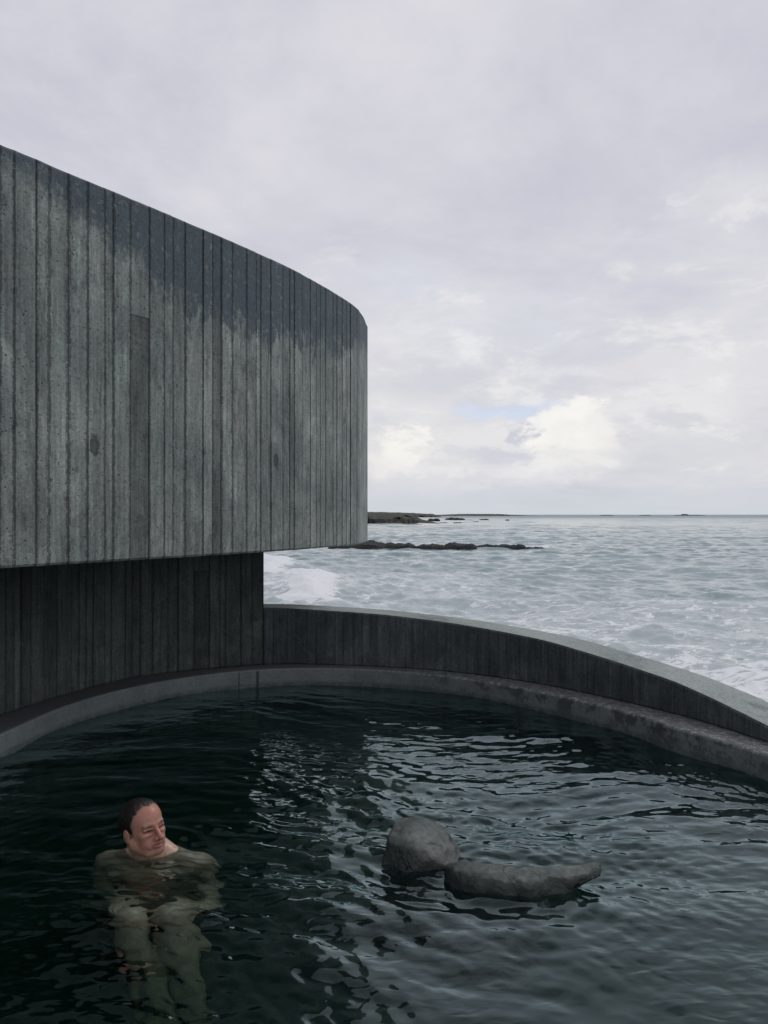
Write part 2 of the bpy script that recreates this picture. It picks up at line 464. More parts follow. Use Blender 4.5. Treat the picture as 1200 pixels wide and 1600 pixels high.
# ================================================================== pool ledge, basin, floor
def wet_concrete():
    m, T, bs = new_mat('wet_ledge_concrete')
    p = T.new('ShaderNodeTexCoord').outputs['Object']
    x, y, z = T.xyz(p)
    big = T.noise(p, 3., 5, .65)
    base = T.mix(T.ss(big, .35, .65), (.115, .135, .14), (.15, .172, .175))
    f = T.noise(p, 70, 4, .7)
    base = T.mix(T.ss(f, .35, .7, 0, .5), base, (.09, .097, .10))
    # the flat top is black with algae and wet, its lip crusted with salt
    top = T.ss(z, LEDGE-.008, LEDGE-.001)
    edge = T.noise(p, 8., 6, .78)
    stn = T.m('MULTIPLY', T.ss(z, -.06, .10), T.ss(edge, .46, .56, 0, .9))
    right = T.ss(x, -.3, 1.1)
    stn = T.m('MULTIPLY', stn, T.m('MULTIPLY_ADD', right, .85, .15))
    base = T.mix(stn, base, (.04, .045, .048))
    base = T.mix(T.m('MULTIPLY', top, .85), base, T.mix(T.ss(f, .3, .8), (.055, .06, .065), (.09, .095, .10)))
    crn = T.noise(T.mul(p, (1, 1, .3)), 30., 5, .8)
    lip = T.m('MULTIPLY', T.ss(z, LEDGE-.03, LEDGE-.006), T.ss(crn, .50, .60))
    lip = T.m('MULTIPLY', lip, T.ss(T.m('ADD', x, T.noise(p, 3., 3, .6)), -.2, 1.2, .08, .75))
    base = T.mix(lip, base, (.24, .26, .27))
    scum = T.m('MULTIPLY', T.ss(z, .045, .012), T.ss(T.noise(p, 16, 4, .6), .35, .6, .5, 1))
    base = T.mix(T.m('MULTIPLY', scum, .75), base, (.045, .055, .05))
    for (xj, wj) in ((-1.085, .006), (-.955, .016)):
        dj = T.m('ABSOLUTE', T.m('SUBTRACT', x, T.m('ADD', xj, T.m('MULTIPLY_ADD', T.noise(p, 25, 3, .6), .016, -.008))))
        base = T.mix(T.m('MULTIPLY', T.m('MULTIPLY', T.ss(dj, wj*.4, wj, .85, 0), T.m('GREATER_THAN', y, 4.)), T.ss(z, LEDGE-.001, LEDGE-.02)), base, (.018, .021, .021))
    sub = T.ss(z, .006, -.02)
    base = T.mix(sub, base, (.03, .042, .04))
    for scl, r0, pick in ((40., .12, .8), (18., .06, .8)):
        v = T.new('ShaderNodeTexVoronoi', inp={'Vector': p, 'Scale': scl})
        cr = T.new('ShaderNodeSeparateColor', inp={0: v.outputs['Color']}).outputs[0]
        hole = T.m('MULTIPLY', T.ss(v.outputs['Distance'], r0*.6, r0, 1, 0), T.m('GREATER_THAN', cr, pick))
        base = T.mix(hole, base, (.015, .016, .016))
    T.set(bs.inputs['Base Color'], base)
    T.set(bs.inputs['Roughness'], T.ss(f, .3, .7, .5, .8))
    T.set(bs.inputs['Normal'], T.bump(T.m('ADD', T.m('MULTIPLY', f, .5), T.noise(p, 14, 5, .7)), .5, .008))
    return m
MLEDGE = wet_concrete()
FLOOR = -.64
nu = 420
usw = np.linspace(0, WP.L, nu, endpoint=False)
Wp = WP.at(usw); Wn = WP.nrm(usw)*OUT
# matching point on the wall line (a ray from the pool centre)
def ray_hit(path, c, ang):
    P_ = path.C - c
    a = np.unwrap(np.arctan2(P_[:, 1], P_[:, 0])); r_ = np.hypot(P_[:, 0], P_[:, 1])
    if a[-1] < a[0]: a, r_ = a[::-1], r_[::-1]
    ang = a[0] + np.mod(ang - a[0], 2*math.pi)
    return np.interp(ang, a, r_)
cen = np.array([0., 2.8])
ang = np.arctan2(Wp[:, 1]-cen[1], Wp[:, 0]-cen[0])
rb = ray_hit(BP, cen, ang) + .02
Bp = cen + np.stack([np.cos(ang), np.sin(ang)], 1)*rb[:, None]
ledge = thing('pool_ledge', 'narrow wet concrete ledge ringing the pool just above the waterline', 'ledge', (0, 6.1, 0))
V, Fc = [], []
zcols = [(-.64, 0, .0), (-.3, 0, .0), (-.03, 0, .0), (.03, 0, 0), (.085, 0, .0), (.118, .002, 0), (.127, .008, 0), (.130, .02, 0)]
for k in range(nu):
    for (z, o_, _) in zcols:
        q = Wp[k] + Wn[k]*(o_ + (.0025*mnoise.noise(Vector((usw[k]*12, z*25, 5))) if z > -.02 else 0))
        zz = z + (.003*mnoise.noise(Vector((usw[k]*16, 2, z))) if z > .1 else 0)
        V.append((q[0], q[1], zz))
    q = Wp[k]*.5 + Bp[k]*.5; V.append((q[0], q[1], LEDGE + .003*mnoise.noise(Vector((usw[k]*6, 8, 0)))))
    V.append((Bp[k][0], Bp[k][1], LEDGE))
nc = len(zcols)+2
for k in range(nu):
    k2 = (k+1) % nu
    for j in range(nc-1):
        a, b = k*nc+j, k2*nc+j
        Fc.append((a, b, b+1, a+1))
put(mesh_obj('kerb', V, Fc, MLEDGE, smooth=False), ledge)

m, T, bs = new_mat('pool_floor_concrete')
p = T.new('ShaderNodeTexCoord').outputs['Object']
nz = T.noise(p, 2.5, 5, .6)
T.set(bs.inputs['Base Color'], T.mix(T.ss(nz, .3, .7), (.030, .066, .076), (.046, .092, .104)))
bs.inputs['Roughness'].default_value = .9
fl = mesh_obj('pool_floor', [(-2.7, -.9, FLOOR+.012), (2.7, -.9, FLOOR+.012), (2.7, 6.4, FLOOR+.012), (-2.7, 6.4, FLOOR+.012)], [(0, 1, 2, 3)], m)
tag(fl, kind='structure')

# terrace slab behind the camera, beyond the low end of the ledge
dk = [BP.at(u) for u in np.linspace(0, BP.L, 200, endpoint=False)]
dk = [d for d in dk if d[1] < 1.0]
dk = sorted(dk, key=lambda d: d[0])
V = [(d[0], d[1], LEDGE-.004) for d in dk] + [(d[0]*1.0, -4.5, LEDGE-.004) for d in dk]
n = len(dk)
ter = mesh_obj('terrace', V, [(i, n+i, n+i+1, i+1) for i in range(n-1)], MSOF)
tag(ter, kind='structure')

# ================================================================== rocks: shared material
def rock_mat(name, cA, cB, crack=True, moss=None, scale=1.):
    m, T, bs = new_mat(name)
    p = T.new('ShaderNodeTexCoord').outputs['Object']
    g = T.new('ShaderNodeNewGeometry')
    z = T.xyz(g.outputs['Position'])[2]
    nzz = T.xyz(g.outputs['Normal'])[2]
    n1 = T.noise(p, 9*scale, 6, .65); n2 = T.noise(p, 45*scale, 5, .7)
    base = T.mix(T.ss(n1, .35, .65), cA, cB)
    base = T.mix(T.ss(n2, .4, .7, 0, .55), base, tuple(c*.5 for c in cA))
    if moss: base = T.mix(T.m('MULTIPLY', T.ss(nzz, .6, .95), T.ss(n1, .4, .6)), base, moss)
    h = T.m('ADD', n1, T.m('MULTIPLY', n2, .5))
    if crack:
        wv = T.vm('ADD', p, T.mul(T.new('ShaderNodeTexNoise', inp={'Vector': p, 'Scale': 8., 'Detail': 4.}).outputs[1], (.12, .12, .12)))
        v = T.new('ShaderNodeTexVoronoi', feature='DISTANCE_TO_EDGE', inp={'Vector': wv, 'Scale': 5.5})
        ck = T.m('MULTIPLY', T.ss(v.outputs['Distance'], .004, .02, 1, 0), T.ss(T.noise(p, 5, 2, .5), .47, .58))
        base = T.mix(T.m('MULTIPLY', ck, .7), base, (.015, .016, .016))
        h = T.m('SUBTRACT', h, T.m('MULTIPLY', ck, .8))
        pit = T.new('ShaderNodeTexVoronoi', inp={'Vector': p, 'Scale': 28.})
        pc = T.new('ShaderNodeSeparateColor', inp={0: pit.outputs['Color']}).outputs[0]
        pm = T.m('MULTIPLY', T.ss(pit.outputs['Distance'], .08, .17, 1, 0), T.m('GREATER_THAN', pc, .9))
        base = T.mix(pm, base, (.012, .012, .012))
        # soaked dark band just above the pool water
        wet = T.ss(T.m('ADD', z, T.m('MULTIPLY_ADD', n1, .06, -.03)), .030, .055, 1, 0)
        wet = T.m('MAXIMUM', wet, T.m('MULTIPLY', T.ss(T.m('ADD', nzz, T.m('MULTIPLY_ADD', n1, .7, -.35)), .80, .58), T.ss(z, .078, .060)))
        base = T.mix(T.m('MULTIPLY', wet, .9), base, T.mix(1., base, (.22, .24, .24), 'MULTIPLY'))
        T.set(bs.inputs['Roughness'], T.m('MULTIPLY_ADD', wet, -.5, .85))
    else:
        bs.inputs['Roughness'].default_value = .8
    T.set(bs.inputs['Base Color'], base)
    T.set(bs.inputs['Normal'], T.bump(h, .8, .016/scale))
    return m

MBOUL = rock_mat('grey_boulder_rock', (.070, .086, .082), (.150, .168, .156))
MBLACK = rock_mat('black_sea_rock', (.010, .013, .015), (.022, .026, .028), crack=False, scale=.25)
MHEAD = rock_mat('headland_rock', (.014, .018, .02), (.03, .034, .032), crack=False, moss=(.05, .048, .028), scale=.02)

# ------------------------------------------------------------------ surface nets over signed distance grids
def smin(a, b, k):
    if k <= 0: return np.minimum(a, b)
    h = np.clip(.5 + .5*(b-a)/k, 0, 1)
    return b*(1-h) + a*h - k*h*(1-h)
def smax(a, b, k): return -smin(-a, -b, k)

class Grid:
    def __init__(s, xs, ys, zs):
        s.xs, s.ys, s.zs = xs, ys, zs
        s.F = np.full((len(xs), len(ys), len(zs)), 1., np.float32)
    def box(s, lo, hi, mg=.07):
        out = []
        for ax, l, h in zip((s.xs, s.ys, s.zs), lo, hi):
            i0 = max(0, np.searchsorted(ax, l-mg)); i1 = min(len(ax), np.searchsorted(ax, h+mg))
            out.append(slice(i0, i1))
        X, Y, Z = np.meshgrid(s.xs[out[0]], s.ys[out[1]], s.zs[out[2]], indexing='ij')
        return tuple(out), np.stack([X, Y, Z], -1)
    def cone(s, a, b, ra, rb, k=.02, sub=False):
        a, b = np.array(a, float), np.array(b, float); r = max(ra, rb)
        sl, P = s.box(np.minimum(a, b)-r, np.maximum(a, b)+r)
        if 0 in s.F[sl].shape: return
        d = b-a; L2 = max(d@d, 1e-9)
        t = np.clip(((P-a)@d)/L2, 0, 1)
        dist = np.linalg.norm(P-a-t[..., None]*d, axis=-1) - (ra+(rb-ra)*t)
        s.F[sl] = smax(s.F[sl], -dist, k) if sub else smin(s.F[sl], dist, k)
    def ell(s, c, r, M=None, k=.02, sub=False):
        c, r = np.array(c, float), np.array(r, float)
        sl, P = s.box(c-r.max(), c+r.max())
        if 0 in s.F[sl].shape: return
        q = (P-c) if M is None else (P-c)@M
        k0 = np.linalg.norm(q/r, axis=-1); k1 = np.linalg.norm(q/(r*r), axis=-1)+1e-9
        dist = k0*(k0-1)/k1
        s.F[sl] = smax(s.F[sl], -dist, k) if sub else smin(s.F[sl], dist, k)
    def mesh(s):
        F, (xs, ys, zs) = s.F, (s.xs, s.ys, s.zs)
        I = F < 0
        nx, ny, nz = F.shape
        cnt = np.zeros((nx-1, ny-1, nz-1), np.int8)
        for dx in (0, 1):
            for dy in (0, 1):
                for dz in (0, 1): cnt += I[dx:nx-1+dx, dy:ny-1+dy, dz:nz-1+dz]
        cells = np.argwhere((cnt > 0) & (cnt < 8))
        idx = np.full(cnt.shape, -1, np.int64); idx[tuple(cells.T)] = np.arange(len(cells))
        acc = np.zeros((len(cells), 3)); num = np.zeros(len(cells))
        co = (xs, ys, zs)
        corners = [(0, 0, 0), (1, 0, 0), (0, 1, 0), (1, 1, 0), (0, 0, 1), (1, 0, 1), (0, 1, 1), (1, 1, 1)]
        for i in range(8):
            for j in range(i+1, 8):
                a, b = corners[i], corners[j]
                if sum(abs(p-q) for p, q in zip(a, b)) != 1: continue
                ia = cells + a; ib = cells + b
                fa = F[tuple(ia.T)]; fb = F[tuple(ib.T)]
                msk = (fa < 0) != (fb < 0)
                t = np.where(msk, fa/np.where(msk, fa-fb, 1), 0)
                pa = np.stack([co[k][ia[:, k]] for k in range(3)], 1); pb = np.stack([co[k][ib[:, k]] for k in range(3)], 1)
                acc += np.where(msk[:, None], pa+(pb-pa)*t[:, None], 0); num += msk
        V = acc/num[:, None]
        faces = []
        for ax in range(3):
            o1, o2 = (ax+1) % 3, (ax+2) % 3
            sl0 = [slice(None)]*3; sl1 = [slice(None)]*3
            sl0[ax] = slice(0, -1); sl1[ax] = slice(1, None)
            ch = I[tuple(sl0)] != I[tuple(sl1)]
            E = np.argwhere(ch)
            ok = (E[:, o1] > 0) & (E[:, o2] > 0) & (E[:, o1] < F.shape[o1]-1) & (E[:, o2] < F.shape[o2]-1)
            E = E[ok]
            e1 = np.zeros(3, int); e1[o1] = 1; e2 = np.zeros(3, int); e2[o2] = 1
            q = np.stack([idx[tuple((E-e1-e2).T)], idx[tuple((E-e2).T)], idx[tuple(E.T)], idx[tuple((E-e1).T)]], 1)
            ins = I[tuple(E.T)]
            q[~ins] = q[~ins][:, ::-1]
            faces.append(q)
        Fa = np.vstack(faces)
        Fa = Fa[(Fa >= 0).all(1)]
        return V, Fa

def axis(segs):
    out = [segs[0][0]]
    for a, b, h in segs:
        n = max(1, int(round((b-a)/h))); out += list(np.linspace(a, b, n+1)[1:])
    return np.array(out)

def relax(V, Fa, it=2, lam=.5):
    n = len(V)
    for _ in range(it):
        S = np.zeros_like(V); c = np.zeros(n)
        for k in range(4):
            a, b = Fa[:, k], Fa[:, (k+1) % 4]
            np.add.at(S, a, V[b]); np.add.at(c, a, 1); np.add.at(S, b, V[a]); np.add.at(c, b, 1)
        V = V + lam*(S/np.maximum(c, 1)[:, None]-V)
    return V

def displace(V, amp, sc_, seed):
    out = V.copy(); c = V.mean(0)
    for i, v in enumerate(V):
        d = mnoise.fractal(Vector(v*sc_)+Vector((seed, 0, 0)), 1.0, 2.0, 5)
        dv = v-c; dv /= np.linalg.norm(dv)+1e-9
        out[i] = v + dv*amp*d
    return out

# ---- boulder in the pool
G = Grid(np.arange(-.14, .40, .006), np.arange(2.68, 3.40, .006), np.arange(-.66, .22, .007))
yaw = R(-18); M = np.array([[math.cos(yaw), -math.sin(yaw), 0], [math.sin(yaw), math.cos(yaw), 0], [0, 0, 1]])
G.ell((.118, 3.06, -.012), (.162, .17, .138), M, 0)
G.ell((.212, 3.00, -.055), (.095, .15, .112), M, .03)
G.cone((.13, 3.07, -.1), (.13, 3.1, -.6), .13, .16, .06)
XX, YY, ZZ = np.meshgrid(G.xs, G.ys, G.zs, indexing='ij')
for (nx_, ny_, nz_, d_) in ((.50, -.40, .75, .088), (-.55, -.75, .25, .128), (-.35, .1, .93, .128), (.75, -.3, .6, .125), (-.9, .1, .3, .132), (.2, -.95, -.1, .135)):
    L_ = math.sqrt(nx_*nx_+ny_*ny_+nz_*nz_)
    G.F = smax(G.F, (((XX-.14)*nx_+(YY-3.05)*ny_+(ZZ-.01)*nz_)/L_-d_).astype(np.float32), .018)
V, Fa = G.mesh(); V = displace(relax(V, Fa, 2), .012, 11., 3.)
bo = mesh_obj('boulder', V, Fa, MBOUL, smooth=True)
tag(bo, 'rounded grey cracked boulder standing out of the dark pool water', 'boulder')

# ---- long curved stone: a swept, flat-topped section
ctl = np.array([(.222, 2.885, .040, .050, -.20), (.32, 2.81, .060, .064, -.64), (.43, 2.778, .062, .068, -.64), (.50, 2.765, .058, .066, -.64), (.57, 2.766, .048, .062, -.20),
                (.64, 2.782, .034, .062, -.01), (.71, 2.800, .024, .070, .028), (.764, 2.812, .019, .076, .040)])
tt_ = np.linspace(0, 1, 90); t0_ = np.linspace(0, 1, len(ctl))
def sm_(c):
    v = np.interp(tt_, t0_, c)
    for _ in range(14): v[1:-1] = .25*v[:-2]+.5*v[1:-1]+.25*v[2:]
    return v
cx_, cy_, hw_, zt_, zb_ = [sm_(ctl[:, k]) for k in range(5)]
NS = 44
V, Fc = [], []
for i in range(90):
    i0, i1 = max(0, i-1), min(89, i+1)
    tx, ty = cx_[i1]-cx_[i0], cy_[i1]-cy_[i0]; L_ = math.hypot(tx, ty); nx_, ny_ = -ty/L_, tx/L_
    endf = min(1, math.sqrt(max(.02, min(i, (89-i)*2.2)/6.)))
    zc_, hz_ = (zt_[i]+zb_[i])/2, (zt_[i]-zb_[i])/2
    for j in range(NS):
        ph = 2*math.pi*j/NS; c_, q_ = math.cos(ph), math.sin(ph)
        lat = hw_[i]*endf*math.copysign(abs(c_)**.45, c_)*(1-.10*(q_+1)/2*(c_ < 0))
        zm_ = max(zt_[i]-.07, (zt_[i]+zb_[i])/2)
        zz = zm_ + ((zt_[i]-zm_) if q_ > 0 else (zm_-min(zb_[i], zm_-.004)))*(.6+.4*endf)*math.copysign(abs(q_)**.42, q_)
        zz -= .018*max(0, -lat/hw_[i])*(zz > zm_)          # the top leans a little towards the camera
        p_ = Vector((cx_[i]+nx_*lat, cy_[i]+ny_*lat, zz))
        p_.z -= .006*math.sin(tt_[i]*9)
        d_ = mnoise.fractal(p_*9+Vector((5, 1, 2)), .8, 2., 6)*.012 + mnoise.noise(p_*4)*.008
        V.append((p_.x+nx_*math.copysign(d_, lat)*.9, p_.y+ny_*math.copysign(1, lat)*d_, p_.z+d_*.45))
for i in range(89):
    for j in range(NS): Fc.append((i*NS+j, (i+1)*NS+j, (i+1)*NS+(j+1) % NS, i*NS+(j+1) % NS))
Fc.append(tuple(range(NS))); Fc.append(tuple(89*NS+j for j in range(NS))[::-1])
ls = mesh_obj('curved_stone', V, Fc, MBOUL, smooth=True)
tag(ls, 'long curved grey stone tapering to a blunt dark end, just breaking the pool surface', 'stone')

# ---- small dark stone behind the boulder
G = Grid(np.arange(-.02, .34, .008), np.arange(3.2, 3.7, .008), np.arange(-.66, .1, .01))
G.ell((.11, 3.36, -.03), (.055, .05, .055), None, 0)
G.ell((.20, 3.36, -.05), (.07, .05, .055), None, .03)
G.cone((.13, 3.37, -.1), (.13, 3.4, -.6), .08, .12, .05)
V, Fa = G.mesh(); V = displace(relax(V, Fa, 2), .014, 12., 5.)
MDARK = rock_mat('dark_wet_rock', (.03, .034, .034), (.05, .055, .054))
sr = mesh_obj('stone', V, Fa, MDARK, smooth=True)
tag(sr, 'small black wet stone barely above the water behind the boulder', 'stone')

# ================================================================== the bather
HP = np.array([-.912, 3.02, .110])        # head centre
HS = .87                                  # head size against the generic skull below
yw = R(53); pt = R(-11); rl = R(3)
fwd = np.array([math.sin(yw)*math.cos(pt), -math.cos(yw)*math.cos(pt), -math.sin(pt)])
lft = np.cross([0, 0, 1], fwd); lft /= np.linalg.norm(lft)
upv = np.cross(fwd, lft)
lft, upv = lft*math.cos(rl)+upv*math.sin(rl), upv*math.cos(rl)-lft*math.sin(rl)
HM = np.stack([fwd, lft, upv], 1)          # columns: forward, left, up
H = lambda f, l, u: HP + HS * (HM @ np.array([f, l, u]))

class Scaled:
    """the same primitives with radii and blends scaled by HS"""
    def __init__(s, g): s.g = g
    def ell(s, c, r, M=None, k=.02, sub=False): s.g.ell(c, np.array(r)*HS, M, k*HS, sub)
    def cone(s, a, b, ra, rb, k=.02, sub=False): s.g.cone(a, b, ra*HS, rb*HS, k*HS, sub)

def head_sdf(G):
    G = Scaled(G)
    G.ell(H(-.014, 0, .035), (.098, .077, .088), HM, 0)
    G.ell(H(.022, 0, .048), (.070, .064, .062), HM, .03)
    G.ell(H(.022, 0, -.035), (.068, .059, .074), HM, .03)
    for s in (-1, 1):
        G.cone(H(-.004, s*.056, -.048), H(.056, s*.030, -.090), .019, .020, .022)
        G.ell(H(.060, s*.045, -.016), (.022, .018, .015), HM, .015)
        G.ell(H(.058, s*.036, -.048), (.022, .020, .022), HM, .02)
        G.cone(H(.078, s*.042, .024), H(.089, s*.012, .022), .009, .010, .012)
    G.ell(H(.066, 0, -.088), (.023, .028, .022), HM, .018)
    G.cone(H(.086, 0, .020), H(.114, 0, -.026), .0075, .0105, .008)
    G.ell(H(.119, 0, -.031), (.012, .0115, .0105), HM, .007)
    for s in (-1, 1):
        G.ell(H(.103, s*.0140, -.034), (.011, .0075, .009), HM, .005)
        G.ell(H(.102, s*.032, .005), (.019, .017, .0125), HM, .008, sub=True)
        G.cone(H(.077, s*.046, .008), H(.088, s*.020, .007), .0078, .0075, .004)   # lids, squinting
        G.cone(H(.083, s*.045, .0045), H(.096, s*.021, .0045), .0030, .0030, .0015, sub=True)
        G.cone(H(.078, s*.047, -.012), H(.088, s*.028, -.014), .004, .004, .006)
    # cheeks, mouth
    for s in (-1, 1):
        G.cone(H(.095, s*.018, -.036), H(.080, s*.036, -.066), .0055, .006, .009)
    G.ell(H(.082, 0, -.055), (.020, .028, .022), HM, .012)
    G.cone(H(.094, .019, -.0555), H(.101, 0, -.0505), .0042, .0052, .005)
    G.cone(H(.094, -.019, -.0555), H(.101, 0, -.0505), .0042, .0052, .005)
    G.cone(H(.092, .017, -.066), H(.099, 0, -.0675), .0048, .0062, .005)
    G.cone(H(.092, -.017, -.066), H(.099, 0, -.0675), .0048, .0062, .005)
    G.cone(H(.096, .024, -.0605), H(.105, 0, -.0590), .0026, .0026, .002, sub=True)
    G.cone(H(.096, -.024, -.0605), H(.105, 0, -.0590), .0026, .0026, .002, sub=True)
    G.cone(H(.096, .014, -.079), H(.096, -.014, -.079), .004, .004, .006, sub=True)
    for s in (-1, 1):
        G.ell(H(-.012, s*.079, -.006), (.018, .0080, .030), HM, .005)
        G.cone(H(-.004, s*.074, -.004), H(-.004, s*.074, -.03), .010, .008, .006)
        G.ell(H(-.004, s*.091, .002), (.013, .0085, .020), HM, .002, sub=True)
        G.ell(H(-.008, s*.084, -.002), (.004, .006, .014), HM, .003)
    return G

SX = -.90
sh = {-1: np.array([SX-.178, 3.14, -.125]), 1: np.array([SX+.180, 3.10, -.108])}     # shoulder joints
NB = np.array([SX-.005, 3.10, .000])
G = Grid(axis([(-1.36, -1.06, .006), (-1.06, -.76, .003), (-.76, -.42, .006)]),
         axis([(2.28, 2.88, .006), (2.88, 3.16, .003), (3.16, 3.34, .006)]),
         axis([(-.68, -.03, .0065), (-.03, .26, .003)]))
# torso
G.ell((SX, 3.15, -.21), (.155, .10, .17), None, 0)
G.ell((SX, 3.16, -.36), (.145, .095, .16), None, .08)
G.ell((SX, 3.17, -.50), (.165, .115, .10), None, .06)
for s in (-1, 1):
    G.ell((SX+s*.075, 3.065, -.175), (.085, .05, .07), None, .04)          # pectorals
    G.cone(NB+np.array([s*.03, 0, .0]), sh[s]+np.array([-s*.02, 0, .022]), .046, .036, .04)  # trapezius
    G.ell(sh[s], (.058, .060, .062), None, .035)
    G.cone((SX+s*.02, 3.04, -.085), sh[s]+np.array([-s*.03, -.03, .02]), .012, .012, .02)    # collar bones
G.cone(HP+HM@np.array([-.026, 0, -.045]), NB+np.array([0, .0, -.03]), .052, .060, .025)
# arms
kn = {-1: np.array([-.850, 2.68, -.118]), 1: np.array([-.705, 2.70, -.108])}
el = {-1: np.array([-1.12, 3.13, -.38]), 1: np.array([-.66, 3.08, -.37])}
wr = {-1: np.array([-.955, 2.87, -.20]), 1: np.array([-.625, 2.86, -.20])}
for s in (-1, 1):
    G.cone(sh[s], el[s], .053, .040, .03)
    G.cone(el[s]+(wr[s]-el[s])*.0, el[s]+(wr[s]-el[s])*.35, .041, .043, .02)
    G.cone(el[s]+(wr[s]-el[s])*.35, wr[s], .043, .028, .02)
# legs: hips on the pool floor, knees raised, feet flat
ft = {-1: np.array([-.70, 2.48, -.57]), 1: np.array([-.585, 2.47, -.57])}
for s in (-1, 1):
    hip = np.array([SX+s*.095+.02, 3.10, -.53])
    G.cone(hip, kn[s]+np.array([0, .02, -.02]), .088, .058, .04)
    G.ell(kn[s], (.058, .055, .058), None, .03)
    mid = kn[s]*.62+ft[s]*.38 + np.array([0, .02, 0])
    G.cone(kn[s], mid, .058, .062, .02)
    G.cone(mid, ft[s]+np.array([0, .01, .03]), .062, .040, .02)
    G.ell(ft[s]+np.array([0, .02, -.02]), (.034, .045, .04), None, .02)
    G.cone(ft[s]+np.array([0, .0, -.015]), ft[s]+np.array([s*.015, -.13, -.035]), .036, .030, .02)
    for t in range(5):
        tx = (t-2)*.0165*(-s)
        G.cone(ft[s]+np.array([s*.015+tx, -.13, -.04]), ft[s]+np.array([s*.018+tx*1.1, -.175+abs(t)*.006, -.048]), .012-.001*t, .010-.001*t, .006)
# hands laid over the knees
def hand(G, s):
    w = wr[s]; k = kn[s]
    d = (k + np.array([-s*-.02, -.03, .05])) - w; d /= np.linalg.norm(d)
    up = np.array([0, 0, 1.]); sd = np.cross(d, up); sd /= np.linalg.norm(sd); up = np.cross(sd, d)
    M3 = np.stack([d, sd, up], 1)
    pc = w + d*.050
    G.ell(pc, (.052, .040, .017), M3, .012)
    G.ell(pc+d*.025, (.03, .042, .015), M3, .01)
    L = (.072, .082, .076, .060)
    for i in range(4):
        o_ = (i-1.5)*.0205
        a = w + d*.088 + sd*o_
        b = a + d*L[i]*.45 + sd*o_*.12 - up*.004
        c = b + d*L[i]*.28 - up*.014
        e = c + d*L[i]*.18 - up*.020
        G.cone(a, b, .0098, .0088, .004); G.cone(b, c, .0088, .0080, .003); G.cone(c, e, .0080, .0068, .003)
    side = -s if s < 0 else -s
    ts = sd*(1 if (np.dot(sd, [1, 0, 0]) > 0) == (s < 0) else -1)
    a = w + d*.028 + ts*.030; b = a + d*.030 + ts*.022 - up*.008; c = b + d*.030 + ts*.006 - up*.008
    G.cone(a, b, .0135, .0105, .006); G.cone(b, c, .0105, .0080, .003)
for s in (-1, 1): hand(G, s)
head_sdf(G)
V, Fa = G.mesh(); V = relax(V, Fa, 1, .35)
def skin_mat():
    m, T, bs = new_mat('skin')
    p = T.new('ShaderNodeTexCoord').outputs['Object']
    at = T.new('ShaderNodeAttribute', attribute_name='blush').outputs[0]
    r_, g_, b_ = T.new('ShaderNodeSeparateColor', inp={0: at}).outputs[:3]
    n1 = T.noise(p, 22, 4, .6); n2 = T.noise(p, 150, 3, .6)
    base = T.mix(T.ss(n1, .3, .7), (.44, .27, .20), (.54, .36, .265))
    base = T.mix(T.m('MULTIPLY', r_, .85), base, (.36, .128, .085))
    nb_ = T.noise(p, 55, 4, .7)
    base = T.mix(T.ss(nb_, .48, .66, 0, .5), base, (.36, .15, .12))
    base = T.mix(T.m('MULTIPLY', g_, .9), base, (.045, .028, .022))
    base = T.mix(T.ss(n2, .55, .7, 0, .5), base, (.24, .10, .07))
    base = T.mix(T.m('MULTIPLY', b_, .8), base, (.32, .10, .085))
    T.set(bs.inputs['Base Color'], base)
    T.set(bs.inputs['Roughness'], T.ss(n2, .3, .7, .26, .46))
    bs.inputs['Subsurface Weight'].default_value = .08
    bs.inputs['Subsurface Radius'].default_value = (.01, .004, .002)
    T.set(bs.inputs['Normal'], T.bump(T.m('ADD', n2, n1), .15, .002))
    return m
person = mesh_obj('person', V, Fa, skin_mat(), smooth=True)
tag(person, 'bare-chested man sitting in the dark water with wet brown hair, looking right towards the sea', 'person')
q = (V-HP)@HM/HS
def gauss(c, r): return np.exp(-(((q-np.array(c))/np.array(r))**2).sum(1))
face = np.clip((q[:, 0]-.0)/.05, 0, 1)*(q[:, 2] > -.13)*(np.abs(q[:, 1]) < .1)*(q[:, 2] < .13)*(q[:, 0] < .2)
ear = (np.abs(q[:, 1]) > .066)*(np.abs(q[:, 0]+.01) < .035)*(np.abs(q[:, 2]+.005) < .05)
face = np.maximum(face, ear*.9)
blush = np.clip(face*(.7 + .5*gauss((.1, 0, -.02), (.03, .05, .03)) + .4*gauss((.07, .0, .08), (.05, .06, .03))), 0, 1)
brow = sum(gauss((.088, s*.031, .024), (.03, .021, .0065)) for s in (-1, 1))
slit = sum(gauss((.085, s*.032, .0045), (.03, .016, .0042)) for s in (-1, 1))
sock = sum(gauss((.085, s*.030, .010), (.03, .020, .011)) for s in (-1, 1))
nost = gauss((.108, 0, -.041), (.012, .014, .005))
crease = gauss((.1, 0, -.0595), (.02, .024, .0028))
stub = .22*gauss((.07, 0, -.085), (.05, .05, .03))
hline = np.interp(q[:, 2], [-.09, -.06, -.03, -.012, .01, .03, .06, .085, .105, .15], [-.05, -.045, -.03, .012, .020, .026, .030, .042, .056, .07])
fade = np.clip(1-(q[:, 0]-hline)/.013, 0, 1)*(np.abs(q[:, 1]) < .078)*(q[:, 2] > -.05)*(q[:, 2] < .14)*.75
earin = sum(gauss((-.004, s*.084, .002), (.011, .008, .018)) for s in (-1, 1))*.5
dark = np.clip(fade + earin + brow*.9 + slit*1.3 + sock*.22 + nost*.9 + crease*1.3 + stub, 0, 1)  # brows and stubble, plus shade painted into sockets, nostrils, mouth crease and ear hollows
lips = np.clip(gauss((.1, 0, -.053), (.02, .02, .004)) + gauss((.1, 0, -.067), (.02, .018, .005)), 0, 1)
ca = person.data.color_attributes.new('blush', 'FLOAT_COLOR', 'POINT')
